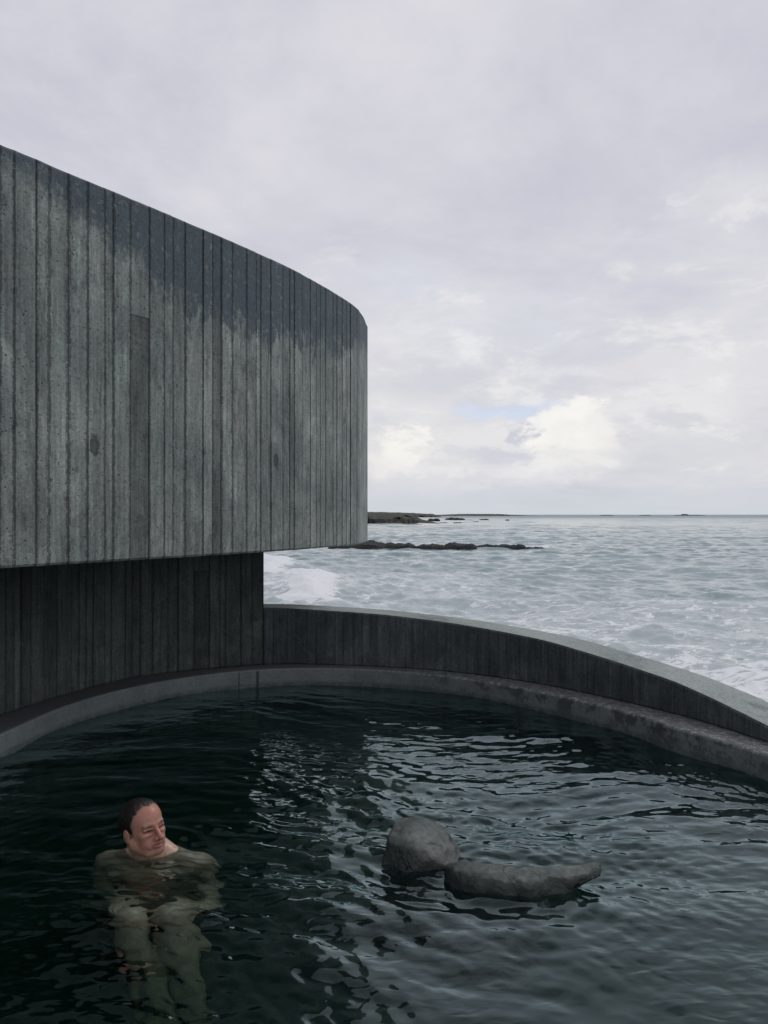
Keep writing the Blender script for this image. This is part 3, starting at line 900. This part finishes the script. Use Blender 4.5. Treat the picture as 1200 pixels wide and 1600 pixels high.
ca.data.foreach_set('color', np.stack([blush, dark, lips, np.ones(len(V))], 1).astype(np.float32).ravel())
# hair, from the same head field
def local(P): return (P-HP)@HM/HS
Gh = Grid(np.arange(HP[0]-.12, HP[0]+.12, .0024), np.arange(HP[1]-.12, HP[1]+.12, .0024), np.arange(HP[2]-.09, HP[2]+.14, .0024))
Gs = Scaled(Gh)
Gs.ell(H(-.016, 0, .037), (.1025, .0815, .0925), HM, 0)
Gs.ell(H(.012, 0, .060), (.074, .066, .060), HM, .02)
P = np.stack(np.meshgrid(Gh.xs, Gh.ys, Gh.zs, indexing='ij'), -1); Q = local(P)
hl = np.interp(Q[..., 2], [-.09, -.06, -.03, -.012, .01, .03, .06, .085, .105, .15], [-.05, -.045, -.03, .012, .020, .026, .030, .042, .056, .07])
hl = hl + .006 + .006*np.sin(Q[..., 1]*95+1.1) + .003*np.sin(Q[..., 1]*230+Q[..., 2]*90) - .25*np.clip(np.abs(np.abs(Q[..., 1])-.042), 0, .02) + .012*np.clip(1-np.abs(Q[..., 1])/.03, 0, 1) \
     + .0022*np.sin(Q[..., 1]*420) + .0025*np.sin(Q[..., 1]*1100+Q[..., 2]*500)
wave = .0007*np.sin(Q[..., 1]*1500+Q[..., 0]*160+3*np.sin(Q[..., 0]*60)) + .0004*np.sin(Q[..., 1]*330+Q[..., 0]*60+2*np.sin(Q[..., 2]*90)) + .0004*np.sin(Q[..., 1]*720+Q[..., 0]*200+Q[..., 2]*220)
Gh.F = smax(Gh.F + wave.astype(np.float32), (Q[..., 0]-hl).astype(np.float32), .006)
Gh.F = smax(Gh.F, (-.068-Q[..., 2]).astype(np.float32), .006)
Vh, Fh = Gh.mesh(); Vh = relax(Vh, Fh, 1, .3)
m, T, bs = new_mat('wet_brown_hair')
p = T.new('ShaderNodeTexCoord').outputs['Object']
hn = T.noise(T.mul(p, (1, 1, .4)), 160, 3, .6)
T.set(bs.inputs['Base Color'], T.mix(hn, (.006, .0045, .004), (.022, .015, .012)))
bs.inputs['Roughness'].default_value = .35
T.set(bs.inputs['Normal'], T.bump(hn, .6, .003))
mesh_obj('hair', Vh, Fh, m, person, smooth=True)
# swimming trunks
Gt = Grid(np.arange(SX-.24, SX+.26, .007), np.arange(2.82, 3.32, .007), np.arange(-.66, -.36, .007))
Gt.ell((SX, 3.16, -.38), (.152, .102, .15), None, 0)
Gt.ell((SX, 3.17, -.50), (.173, .123, .108), None, .06)
for s in (-1, 1):
    hip = np.array([SX+s*.095+.02, 3.10, -.53]); kk = kn[s]+np.array([0, .02, -.02])
    e = hip+(kk-hip)*.5
    Gt.cone(hip, e, .098, .090, .04)
    Gt.cone(e+(kk-hip)*.17, e+(kk-hip)*.40, .080, .075, .003, sub=True)
Pz = Gt.zs[None, None, :]*np.ones_like(Gt.F)
Gt.F = smax(Gt.F, (Pz+.40).astype(np.float32), .004)
Vt, Ft = Gt.mesh()
m, T, bs = new_mat('black_swim_fabric')
p = T.new('ShaderNodeTexCoord').outputs['Object']
T.set(bs.inputs['Base Color'], T.mix(T.noise(p, 120, 2), (.006, .006, .008), (.012, .012, .015)))
bs.inputs['Roughness'].default_value = .7
mesh_obj('swim_trunks', Vt, Ft, m, person, smooth=True)

# ================================================================== pool water
def wave_set(n, lmin, lmax, slope, seed, main=None, spread=math.pi):
    r = np.random.default_rng(seed); W = []
    for i in range(n):
        lam = lmin*(lmax/lmin)**r.random()
        th = r.uniform(-math.pi, math.pi) if main is None else main + r.normal()*spread
        k = 2*math.pi/lam
        W.append((k*math.cos(th), k*math.sin(th), slope/k*r.uniform(.5, 1.4), r.uniform(0, 6.28), lam))
    return W
na, nrr = 900, 300
an = np.linspace(0, 2*math.pi, na, endpoint=False)
rim = ray_hit(WP, cen, an) + .05
rr = (np.linspace(0, 1, nrr+1)[1:])
Rg = rr[:, None]*rim[None, :]
X = cen[0]+Rg*np.cos(an)[None]; Y = cen[1]+Rg*np.sin(an)[None]
def pool_h(X, Y):
    # warp the plane a little so that crests bend
    wx = X + .10*np.sin(Y*2.1+.5)+.06*np.sin(X*3.3+Y*1.7); wy = Y + .10*np.sin(X*2.4+1.)+.05*np.sin(Y*4.1-X)
    h = np.zeros_like(X)
    for kx, ky, a, ph, lam in wave_set(18, .24, .95, .024, 3, R(80), .5): h += a*np.sin(kx*wx+ky*wy+ph)
    for kx, ky, a, ph, lam in wave_set(26, .065, .22, .024, 4, R(74), .6):
        s_ = np.sin(kx*wx+ky*wy+ph); h += a*(s_+.25*np.sin(2*(kx*wx+ky*wy+ph)+1.2))
    f_ = np.zeros_like(X)
    for kx, ky, a, ph, lam in wave_set(26, .038, .075, .026, 14, R(76), .7): f_ += a*np.sin(kx*wx+ky*wy+ph)
    h += f_*np.clip(.5+.9*np.sin(X*2.1+1.2*np.sin(Y*1.7))*np.sin(Y*2.6+X), 0, 1.3)
    h += f_*1.3*np.exp(-(((X+.82)/.35)**2 + ((Y-2.75)/.4)**2))
    # where the surface is livelier: between the bather, the stones and the far wall
    m = .42 + .85*np.exp(-(((X+.25)/.9)**2 + ((Y-3.0)/1.0)**2)) + .45*np.exp(-(((X-1.0)/1.0)**2 + ((Y-3.8)/.8)**2))
    m *= 1 - .30*np.exp(-(((X-1.0)/.7)**2+((Y-2.2)/.5)**2))
    h *= m
    for (cx, cy, r0, A, lm) in ((-.9, 3.02, .16, .0016, .11), (.13, 3.0, .16, .0012, .08), (.45, 2.83, .22, .0008, .07)):
        d = np.hypot(X-cx, Y-cy)
        h += A*np.exp(-((d-r0)/.38)**2)*np.sin(2*math.pi*d/lm+.8*np.sin(3*np.arctan2(Y-cy, X-cx)))
    return h
Z = pool_h(X, Y)
Vw = np.stack([X, Y, Z], -1).reshape(-1, 3)
ctr = np.array([[cen[0], cen[1], float(pool_h(np.array([cen[0]]), np.array([cen[1]]))[0])]])
low = np.stack([X[-1], Y[-1], np.full(na, FLOOR-.03)], -1)
Vw = np.vstack([Vw, ctr, low, [[cen[0], cen[1], FLOOR-.03]]])
I0 = np.arange(na); I1 = (I0+1) % na
quads = []
for k in range(nrr-1):
    quads.append(np.stack([k*na+I0, (k+1)*na+I0, (k+1)*na+I1, k*na+I1], 1))
quads = np.vstack(quads).tolist()
ic = nrr*na
quads += [(ic, int(a), int(b)) for a, b in zip(I0, I1)]
lo = ic+1
quads += [((nrr-1)*na+int(a), lo+int(a), lo+int(b), (nrr-1)*na+int(b)) for a, b in zip(I0, I1)]
quads += [(lo+na, lo+int(b), lo+int(a)) for a, b in zip(I0, I1)]
m, T, bs = new_mat('pool_water')
p = T.new('ShaderNodeTexCoord').outputs['Object']
x, y, z = T.xyz(p)
pw2 = T.comb(x, T.m('MULTIPLY', y, 1.7), 0.)
rip = T.noise(pw2, 11, 1, .4, .9)
rip2 = T.noise(pw2, 30, 1, .4, .5)
calm = T.noise(p, 1.4, 2, .5)
hh = T.m('MULTIPLY', T.m('ADD', rip, T.m('MULTIPLY', rip2, .12)), T.ss(calm, .35, .65, .15, 1.))
for n_ in list(m.node_tree.nodes):
    if n_.type == 'BSDF_PRINCIPLED': m.node_tree.nodes.remove(n_)
glass = T.new('ShaderNodeBsdfGlass', inp={'Color': (.78, .98, 1), 'Roughness': .0, 'IOR': 1.33})
T.set(glass.inputs['Normal'], T.bump(hh, .6, .007))
outn = [n_ for n_ in m.node_tree.nodes if n_.type == 'OUTPUT_MATERIAL'][0]
gls = T.new('ShaderNodeBsdfGlossy', inp={'Color': (.80, .99, 1.), 'Roughness': .0})
T.l.new([l.from_socket for l in m.node_tree.links if l.to_node == glass and l.to_socket.name == 'Normal'][0], gls.inputs['Normal'])
lw_ = T.new('ShaderNodeLayerWeight', inp={'Blend': .5})
T.l.new(gls.inputs['Normal'].links[0].from_socket, lw_.inputs['Normal'])
mxs = T.new('ShaderNodeMixShader', inp={0: T.m('MULTIPLY', T.m('POWER', lw_.outputs['Facing'], 4.8), .85, clamp=True)})
T.l.new(glass.outputs[0], mxs.inputs[1]); T.l.new(gls.outputs[0], mxs.inputs[2])
T.l.new(mxs.outputs[0], outn.inputs['Surface'])
va = T.new('ShaderNodeVolumeAbsorption', inp={'Color': (.50, .64, .54), 'Density': 3.0})
T.l.new(va.outputs[0], outn.inputs['Volume'])
me = bpy.data.meshes.new('pool_water'); me.from_pydata(Vw.tolist(), [], quads); me.update()
me.polygons.foreach_set('use_smooth', np.array([i < (nrr-1)*na + na for i in range(len(me.polygons))], bool))
me.materials.append(m)
pwt = bpy.data.objects.new('pool_water', me); COL.objects.link(pwt); tag(pwt, kind='structure')

# ================================================================== sea
rs = [0.]
r_ = 6.
while r_ < 30000:
    rs.append(r_)
    r_ *= 1.0038 if 14 < r_ < 300 else (1.014 if r_ < 2500 and r_ > 14 else 1.06)
rs = np.array(rs)
dense = np.linspace(-R(33), R(33), 820)
coarse = np.linspace(R(34), 2*math.pi-R(34), 80)[1:-1]
ta = np.concatenate([dense, coarse])           # angle from +Y towards +X
na = len(ta)
X = rs[:, None]*np.sin(ta)[None]; Y = rs[:, None]*np.cos(ta)[None]
h = np.zeros_like(X)
wx = X + 1.2*np.sin(Y*.11+.7)+.8*np.sin(X*.17); wy = Y + 1.4*np.sin(X*.13)+.7*np.sin(Y*.21+X*.07)
spac = (rs*.0038)[:, None]
for (cnt_, l0, l1, sl_, sd_, sp) in ((12, 20, 70, .012, 30, .5), (16, 5, 18, .022, 31, .45), (34, .85, 3.6, .040, 32, .8), (34, .32, 1., .046, 33, 1.1)):
    for kx, ky, a, ph, lam in wave_set(cnt_, l0, l1, sl_, sd_, R(100), sp):
        att = np.clip(lam/(spac*2.6)-.6, 0, 1)
        if lam > 20: att = att*np.clip((rs[:, None]-350)/500, 0, 1)
        elif lam > 5: att = att*(1-.5*np.exp(-((rs[:, None]-95)/30)**2))
        s_ = np.sin(kx*wx+ky*wy+ph)
        h += a*att*(s_ - .22*np.cos(2*(kx*wx+ky*wy+ph)))
h = np.where(rs[:, None] < 12, 0, h)
# swell set rolling towards the shore near the wall, and the breaker on the left
def ridge(x0, y0, x1, y1, w, amp, ends=3.):
    d = np.array([x1-x0, y1-y0]); L = np.hypot(*d); d /= L
    t = (X-x0)*d[0]+(Y-y0)*d[1]; s = -(X-x0)*d[1]+(Y-y0)*d[0]
    s = s + .8*np.sin(t*.35) + .3*np.sin(t*1.3)
    env = 1/(1+np.exp(-t/ends*2))*1/(1+np.exp((t-L)/ends*2))
    return amp*env*np.exp(-(s/w)**2), env, s
def wp(px, py):
    D = (EYE-SEA)*F_PX/(py-HY); return gp(px, D)
a = wp(395, 866); b = wp(525, 944)
rg, env_b, s_b = ridge(a[0], a[1], b[0], b[1], 1.2, .38, 2.)
h += rg
for (p0, p1, w, amp) in (((560, 905), (820, 902), 1.2, .14), ((820, 962), (1050, 950), .9, .20), ((930, 975), (1190, 968), .8, .12), ((1000, 1002), (1190, 1012), .6, .16), ((840, 930), (1100, 925), 1.1, .14), ((600, 930), (900, 940), .8, .10)):
    a = wp(*p0); b = wp(*p1)
    h += ridge(a[0], a[1], b[0], b[1], w, amp, 2.)[0]
# foam density, per vertex
PYx = CX + F_PX*X/np.maximum(Y, .1); PYy = HY + F_PX*(EYE-SEA)/np.maximum(Y, .1)
foam = np.zeros_like(X)
beh = np.clip((s_b+1.6)/1.0, 0, 1)*np.clip((2.8-s_b)/2.5, 0, 1)*env_b
beh2 = np.clip((-s_b+3.)/3.0, 0, 1)*np.clip((s_b+9)/6., 0, 1)*env_b
foam = np.maximum(foam, np.maximum(beh*1.0, beh2*.48))
rdist = np.hypot(X-1., Y)
foam = np.maximum(foam, .60*np.clip((28-rdist)/7, 0, 1)*(X > -6))
foam = np.maximum(foam, .50*np.clip((44-rdist)/10, 0, 1))
foam = np.maximum(foam, .44*np.clip((85-rdist)/35, 0, 1)*np.clip((14-X)/10, 0, 1))
foam = np.maximum(foam, .30*np.clip((90-rdist)/30, 0, 1))
reef = np.exp(-((Y-91.5)/2.2)**2)*(X > -7)*(X < 19)*.62
foam = np.maximum(foam, reef)
foam = np.maximum(foam, .6*np.exp(-((Y-332)/7)**2)*(X > -60)*(X < 40))
foam *= (np.cos(ta)[None] > 0)
Vs = np.stack([X, Y, SEA+h], -1).reshape(-1, 3)
I0 = np.arange(na); I1 = (I0+1) % na
q = np.vstack([np.stack([k*na+I0, k*na+I1, (k+1)*na+I1, (k+1)*na+I0], 1) for k in range(1, len(rs)-1)])
q = q[:, ::-1]
m, T, bs = new_mat('sea_water')
geo = T.new('ShaderNodeNewGeometry').outputs['Position']
fa = T.new('ShaderNodeAttribute', attribute_name='foam').outputs['Fac']
x, y, z = T.xyz(geo)
g2 = T.comb(T.m('MULTIPLY', x, .42), y, 0.)
n1 = T.noise(g2, 3.4, 5, .68, .6); n2 = T.noise(g2, .5, 4, .6, .3); nf = T.noise(T.comb(T.m('MULTIPLY', x, .45), y, 0.), 1.1, 8, .74, 1.2)
nb = T.noise(T.comb(T.m('MULTIPLY', x, .3), y, 0.), .16, 3, .5)
thr = T.m('SUBTRACT', .76, T.m('MULTIPLY', fa, .50))
thr = T.m('ADD', thr, T.m('MULTIPLY_ADD', nb, -.25, .125))
nf2 = T.noise(T.comb(T.m('MULTIPLY', x, .35), y, 0.), 4.5, 6, .7, .8)
nf = T.m('ADD', T.m('MULTIPLY', nf, .72), T.m('MULTIPLY', nf2, .28))
fm = T.ss(nf, thr, T.m('ADD', thr, .05))
deep = T.mix(T.ss(n2, .3, .7), (.105, .195, .205), (.175, .27, .28))
milky = T.mix(T.ss(fa, .1, .6), deep, (.42, .475, .49))
T.set(bs.inputs['Base Color'], T.mix(fm, milky, (.74, .76, .78)))
T.set(bs.inputs['Roughness'], T.m('ADD', T.m('MULTIPLY_ADD', fm, .5, .05), T.ss(T.new('ShaderNodeVectorMath', operation='LENGTH', inp={0: geo}).outputs[1], 80., 1500., 0, .38)))
bs.inputs['IOR'].default_value = 1.45
T.set(bs.inputs['Normal'], T.bump(T.m('ADD', n1, T.m('MULTIPLY', fm, .15)), .6, .045))
sea = mesh_obj('sea', Vs, q, m, smooth=True)
att = sea.data.attributes.new('foam', 'FLOAT', 'POINT'); att.data.foreach_set('value', foam.astype(np.float32).ravel())
tag(sea, kind='structure')

# shore rocks under the building (terrain)
nx_ = 60
gx = np.linspace(-11, 6, nx_); gy = np.linspace(-6, 10, nx_)
Xg, Yg = np.meshgrid(gx, gy, indexing='ij')
dd = np.hypot((Xg+2)/8., (Yg-1.5)/7.)
Zg = np.array([[SEA-1.2 + 2.0*max(0, 1-dd[i, j]**2) + .5*mnoise.fractal(Vector((Xg[i, j]*.7, Yg[i, j]*.7, 0)), 1., 2., 4) for j in range(nx_)] for i in range(nx_)])
Zg = np.minimum(Zg, -.9)
Vg = np.stack([Xg, Yg, Zg], -1).reshape(-1, 3)
ii, jj = np.meshgrid(np.arange(nx_-1), np.arange(nx_-1), indexing='ij'); ii = ii.ravel(); jj = jj.ravel()
sh_ = mesh_obj('shore', Vg, np.stack([ii*nx_+jj, (ii+1)*nx_+jj, (ii+1)*nx_+jj+1, ii*nx_+jj+1], 1), MBLACK, smooth=True)
tag(sh_, kind='structure')

# ------------------------------------------------------------------ sea rocks
def sea_rock(px0, px1, ybase, hpx, label, group, seed, name='sea_rock', prof=None, mat=None):
    D = (EYE-SEA)*F_PX/(ybase-HY)
    if name == 'sea_rock' and hpx > 2 and ybase > 850: px0 -= 2.5; px1 += 2.5
    x0, x1 = (px0-CX)/F_PX*D, (px1-CX)/F_PX*D
    w = (x1-x0); H_ = hpx/F_PX*D; dep = max(w*.32, H_*1.2)
    nx, ny = 44, 12
    r = random.Random(seed)
    V, Fc = [], []
    for i in range(nx+1):
        t = i/nx
        e = (1-abs(2*t-1)**r.choice((3.,))) if prof is None else np.interp(t, prof[0], prof[1])
        for j in range(ny+1):
            s = j/ny*2-1
            k = math.sqrt(max(0, 1-s**4))
            nz_ = mnoise.fractal(Vector((t*w/H_*.40+seed*3.1, s*1.3, 0)), .7, 2.1, 5)
            zz = H_*(e**.25)*k*(.86+.40*nz_)
            if s > -.95 and s < .95: zz = max(zz, -.3)
            yy = D + s*dep*(.5+.5*e**.4) + .15*dep*nz_
            V.append((x0+t*w + .05*H_*nz_, yy, SEA-.25*H_ + zz*1.30))
    for i in range(nx):
        for j in range(ny):
            a = i*(ny+1)+j; Fc.append((a, a+ny+1, a+ny+2, a+1))
    V = np.array(V); o_ = np.array([(x0+x1)/2, D, SEA])
    o = mesh_obj(name, V-o_, Fc, mat or MBLACK)
    o.location = o_
    if label: tag(o, label, 'rock', group)
    return o
RG = 'black rocks of the near reef'
near = [
 (515, 603, 856.3, 9.5, 'long black reef rock emerging from behind the building corner', 1),
 (598, 646, 856.6, 7.6, 'humped black reef rock right of the one at the building corner', 2),
 (640, 661, 857.2, 4.6, 'small low black rock in the left half of the near reef', 3),
 (655, 694, 857.2, 6.2, 'low flat-topped black rock left of the widest hump of the reef', 4),
 (693, 743, 857, 8.0, 'wide rounded black hump in the middle of the near reef', 5),
 (738, 755, 856.2, 4.4, 'tiny black rock touching the right of the middle reef hump', 6),
 (751, 798, 856.5, 6.0, 'long flat black slab in the right half of the near reef', 7),
 (795, 819, 857, 5.8, 'blocky square black rock near the right end of the near reef', 8),
 (818, 848, 857, 2.4, 'thin low black rock at the far right tip of the near reef', 9),
]
for a_ in near: sea_rock(a_[0], a_[1], a_[2], a_[3], a_[4], RG, a_[5])
FG = 'small skerries off the headland'
far = [
 (668, 688, 814.5, 3.8, 'jagged dark skerry just off the tip of the headland', 11),
 (695, 727, 812.6, 3.6, 'dark spiky skerry right of the headland tip', 12),
 (727, 741, 813.2, 1.0, 'low thin skerry between two larger ones beyond the headland', 17),
 (748, 764, 812.6, 1.8, 'small dark skerry right of the spiky one', 13),
 (789, 796, 813.4, 1.5, 'tiny lone dark rock furthest right of the headland skerries', 14),
 (686, 700, 817.3, 1.0, 'low dark rock awash in front of the headland tip', 15),
 (708, 722, 817.3, 1.2, 'low dark rock awash below the spiky skerry', 16),
 (738, 748, 815.5, .9, 'thin dark rock awash left of the lone rock', 18),
]
for a_ in far: sea_rock(a_[0], a_[1], a_[2], a_[3], a_[4], FG, a_[5])
# islets on the horizon
IG = 'islets on the horizon'
def islet(px0, px1, D, hpx, label, seed, prof=None):
    y = HY + (EYE-SEA)*F_PX/D
    return sea_rock(px0, px1, y, hpx + (y-HY)*0, label, IG, seed, name='islet', prof=prof)
islet(1055, 1100, 3000, 1.2, 'long dark islet with a small pale beacon on the right of the horizon', 41)
islet(1064, 1076, 2960, 2.4, 'small dark hump on the left of the long right-hand islet', 44)
islet(938, 958, 3000, 1.0, 'tiny flat islet on the horizon, second from the right', 42)
islet(1000, 1018, 3000, .9, 'tiny flat islet on the horizon left of the beacon islet', 43)

# headland: terrain strips
def land(px0, px1, ybase, prof, name, depth, seed, mat):
    D = (EYE-SEA)*F_PX/(ybase-HY)
    nx, ny = 260, 16
    V, Fc = [], []
    for i in range(nx+1):
        px = px0+(px1-px0)*i/nx
        hp = np.interp(px, [a_[0] for a_ in prof], [a_[1] for a_ in prof])
        H_ = hp/F_PX*D
        for j in range(ny+1):
            s = j/ny
            yy = D + depth*s
            rise = min(1, (s*5)**.6) if s < .2 else 1.
            nz_ = mnoise.fractal(Vector((px*.055+seed, s*6, 0)), .8, 2., 6)
            z = H_*rise*(1+.16*nz_) if j < ny else -.5
            if j == 0: z = -.5
            V.append(((px-CX)/F_PX*D*(1+0*s), yy + .1*depth*nz_*(1-s), SEA+z))
    for i in range(nx):
        for j in range(ny):
            a = i*(ny+1)+j; Fc.append((a, a+ny+1, a+ny+2, a+1))
    o = mesh_obj(name, V, Fc, mat)
    return tag(o, kind='structure')
land(440, 690, 818.2, [(440, 19), (560, 18), (578, 16.5), (590, 15.5), (640, 14.5), (655, 10), (662, 6), (675, 3.5), (690, 0)], 'headland', 60, 3, MHEAD)
land(440, 692, 808.3, [(440, 9), (600, 8.0), (650, 6.4), (680, 5.2), (692, 1)], 'far_headland', 200, 8, MHEAD)
land(690, 845, 806.3, [(690, .6), (710, 2.0), (740, 3.3), (790, 3.2), (812, 1.9), (845, .2)], 'far_land', 500, 13, MHEAD)

# ================================================================== sky
w = bpy.data.worlds.new('World'); sc.world = w; w.use_nodes = True
T = NT(w.node_tree); w.node_tree.nodes.clear()
SUN_EL, SUN_AZ = R(48), R(62)          # azimuth from +Y (view direction) towards +X
tc = T.new('ShaderNodeTexCoord').outputs['Generated']
d = T.vm('NORMALIZE', tc)
x, y, z = T.xyz(d)
az = T.m('ARCTAN2', x, y)
el_ = T.m('ARCSINE', z)
zc = T.m('MAXIMUM', z, 0.)
den = T.m('ADD', zc, .16)
cp = T.comb(T.m('DIVIDE', x, den), T.m('DIVIDE', y, den), 0.)
layer = T.noise(cp, 1.15, 9, .62, .25)
layer2 = T.noise(cp, .38, 4, .5, .3)
small = T.noise(T.comb(T.m('MULTIPLY', az, 1.), T.m('MULTIPLY', el_, 2.4), 0.), 9., 9, .62, .3)
wisp = T.noise(T.comb(T.m('MULTIPLY', az, 1.), T.m('MULTIPLY', el_, 3.2), 4.), 5., 9, .64, .2)
def srgb(r, g, b):
    f = lambda c: (c/255/12.92) if c/255 <= .04045 else ((c/255+.055)/1.055)**2.4
    return (f(r), f(g), f(b))
K = 10.     # sky colours are given at the strength-0.1 scale of the Nishita texture
def kc(c): return tuple(v*K for v in c)
base = T.mix(T.ss(layer, .34, .66), kc(srgb(198, 199, 211)), kc(srgb(225, 223, 229)))
base = T.mix(T.ss(layer2, .35, .65, 0, .55), base, kc(srgb(208, 208, 217)))
mid = T.m('MULTIPLY', T.ss(el_, R(22), R(8)), T.ss(el_, R(1), R(4)))
base = T.mix(T.m('MULTIPLY', mid, T.ss(small, .38, .62, .25, .9)), base, kc(srgb(226, 226, 229)))
wn = T.new('ShaderNodeTexNoise', inp={'Vector': T.comb(az, T.m('MULTIPLY', el_, 1.6), 0.), 'Scale': 11., 'Detail': 9., 'Roughness': .66})
wr_, wg_, wb_ = T.new('ShaderNodeSeparateColor', inp={0: wn.outputs[1]}).outputs[:3]
azw = T.m('ADD', az, T.m('MULTIPLY_ADD', wr_, .20, -.10))
elw = T.m('ADD', el_, T.m('MULTIPLY_ADD', wg_, .085, -.0425))
def blob(base, px, py, sx, sy, col, amp=1., soft=.5):
    a0 = math.atan((px-CX)/F_PX); e0 = math.atan((HY-py)/F_PX*math.cos(a0))
    sa, se = sx/F_PX*math.cos(a0)**2, sy/F_PX*math.cos(a0)
    dx = T.m('DIVIDE', T.m('SUBTRACT', azw, a0), sa); dy = T.m('DIVIDE', T.m('SUBTRACT', elw, e0), se)
    dd = T.m('SQRT', T.m('ADD', T.m('MULTIPLY', dx, dx), T.m('MULTIPLY', dy, dy)))
    soft = min(.95, soft*1.25)
    k = T.m('MULTIPLY', T.ss(dd, 1+soft, 1-soft, 0, amp), T.ss(small, .30, .55, .72, 1.))
    return T.mix(k, base, kc(srgb(*col)))
for b_ in [
    (680, 500, 110, 40, (232, 232, 236), .6, .7), (735, 535, 42, 20, (240, 240, 241), .9, .4), (690, 560, 60, 14, (238, 238, 239), .5, .5),
    (620, 430, 70, 26, (212, 217, 230), .5, .8), (840, 500, 90, 40, (212, 215, 225), .6, .8), (650, 598, 70, 24, (216, 216, 221), .8, .5),
    (1150, 300, 90, 28, (226, 226, 229), .6, .8), (1170, 330, 40, 12, (236, 235, 236), .6, .5), (1060, 315, 20, 6, (234, 234, 236), .4, .5),
    (1080, 590, 120, 60, (229, 228, 230), .7, .7), (880, 580, 60, 12, (234, 234, 237), .6, .5),
    (780, 636, 62, 13, (208, 219, 240), .9, .5), (650, 690, 100, 55, (232, 231, 231), .8, .6), (636, 704, 36, 36, (247, 244, 238), .95, .3),
    (600, 730, 50, 20, (240, 238, 235), .7, .5), (800, 690, 110, 26, (232, 231, 232), .8, .5), (888, 668, 62, 40, (248, 246, 241), .95, .25),
    (925, 690, 40, 40, (240, 238, 234), .8, .5), (828, 670, 30, 18, (203, 204, 215), .9, .25), (782, 712, 58, 13, (208, 209, 221), .9, .35),
    (870, 716, 40, 9, (222, 222, 228), .6, .5), (770, 738, 130, 10, (238, 237, 237), .7, .6), (850, 722, 50, 12, (244, 242, 239), .7, .4),
    (1000, 630, 90, 30, (236, 234, 234), .8, .7), (960, 715, 60, 16, (232, 231, 232), .7, .6), (905, 640, 34, 18, (250, 248, 244), .8, .3), (850, 655, 26, 14, (246, 245, 242), .8, .3), (640, 680, 26, 16, (250, 247, 241), .8, .3),
    (1070, 655, 60, 11, (210, 211, 217), .7, .5), (1150, 680, 90, 12, (216, 217, 221), .6, .6), (1080, 715, 110, 26, (214, 215, 220), .7, .7), (640, 760, 110, 12, (224, 224, 228), .7, .6),
    (760, 785, 230, 14, (205, 210, 220), .75, .8), (1100, 770, 170, 24, (214, 217, 222), .7, .8)]:
    base = blob(base, *b_)
band = T.m('MULTIPLY', T.ss(el_, R(24), R(10)), T.ss(el_, R(.5), R(3)))
base = T.mix(T.m('MULTIPLY', band, T.ss(wisp, .50, .64, 0, .55)), base, kc(srgb(209, 211, 219)))
base = T.mix(T.m('MULTIPLY', band, T.ss(small, .54, .66, 0, .55)), base, kc(srgb(243, 241, 239)))
# grey haze sitting on the horizon
base = T.mix(T.ss(el_, R(3.0), R(0.), 0, .8), base, kc(srgb(206, 212, 219)))
nis = T.new('ShaderNodeTexSky', sky_type='NISHITA', sun_disc=False, sun_elevation=SUN_EL, sun_rotation=SUN_AZ)
# cloud sheet over the clear sky: a trace of blue shows through its thin parts
base = T.mix(T.ss(layer, .28, .5, .06, .02), base, nis.outputs[0])
base = T.mix(T.m('LESS_THAN', z, -.02), base, kc((.2, .22, .23)))
# unseen bright and dark cloud, added above the frame to vary the pool's reflections
over = T.noise(cp, 3.2, 7, .6, .3)
hi = T.ss(el_, R(33), R(42))
base = T.mix(T.m('MULTIPLY', hi, T.ss(over, .50, .60, 0, .7)), base, kc((.90, .89, .88)))
base = T.mix(T.m('MULTIPLY', hi, T.ss(over, .50, .40, 0, .8)), base, kc((.34, .36, .41)))
bg = T.new('ShaderNodeBackground', inp={'Color': base, 'Strength': .1})
wo = T.new('ShaderNodeOutputWorld'); T.l.new(bg.outputs[0], wo.inputs[0])

sl = bpy.data.lights.new('sun', 'SUN'); sl.energy = .75; sl.angle = R(25); sl.color = (1, .955, .9)
so = bpy.data.objects.new('sun', sl); COL.objects.link(so)
dv = Vector((math.sin(SUN_AZ)*math.cos(SUN_EL), math.cos(SUN_AZ)*math.cos(SUN_EL), math.sin(SUN_EL)))
so.rotation_euler = dv.to_track_quat('Z', 'Y').to_euler(); so.location = (4, 8, 8)

# ================================================================== camera and output
cd = bpy.data.cameras.new('camera'); cam = bpy.data.objects.new('camera', cd); COL.objects.link(cam)
cam.location = (0, 0, EYE)
cam.rotation_euler = (R(90) + math.atan(4/F_PX), 0, 0)
cd.sensor_fit = 'VERTICAL'; cd.sensor_height = 36; cd.lens = F_PX/1600*36
cd.clip_start = .05; cd.clip_end = 60000
sc.camera = cam
sc.view_settings.view_transform = 'Standard'; sc.view_settings.look = 'None'
sc.view_settings.exposure = 0; sc.view_settings.gamma = 1
sc.cycles.max_bounces = 12; sc.cycles.transmission_bounces = 8; sc.cycles.glossy_bounces = 4; sc.cycles.diffuse_bounces = 3
sc.cycles.caustics_reflective = True; sc.cycles.caustics_refractive = True
sc.cycles.blur_glossy = .5
sc.cycles.use_denoising = True
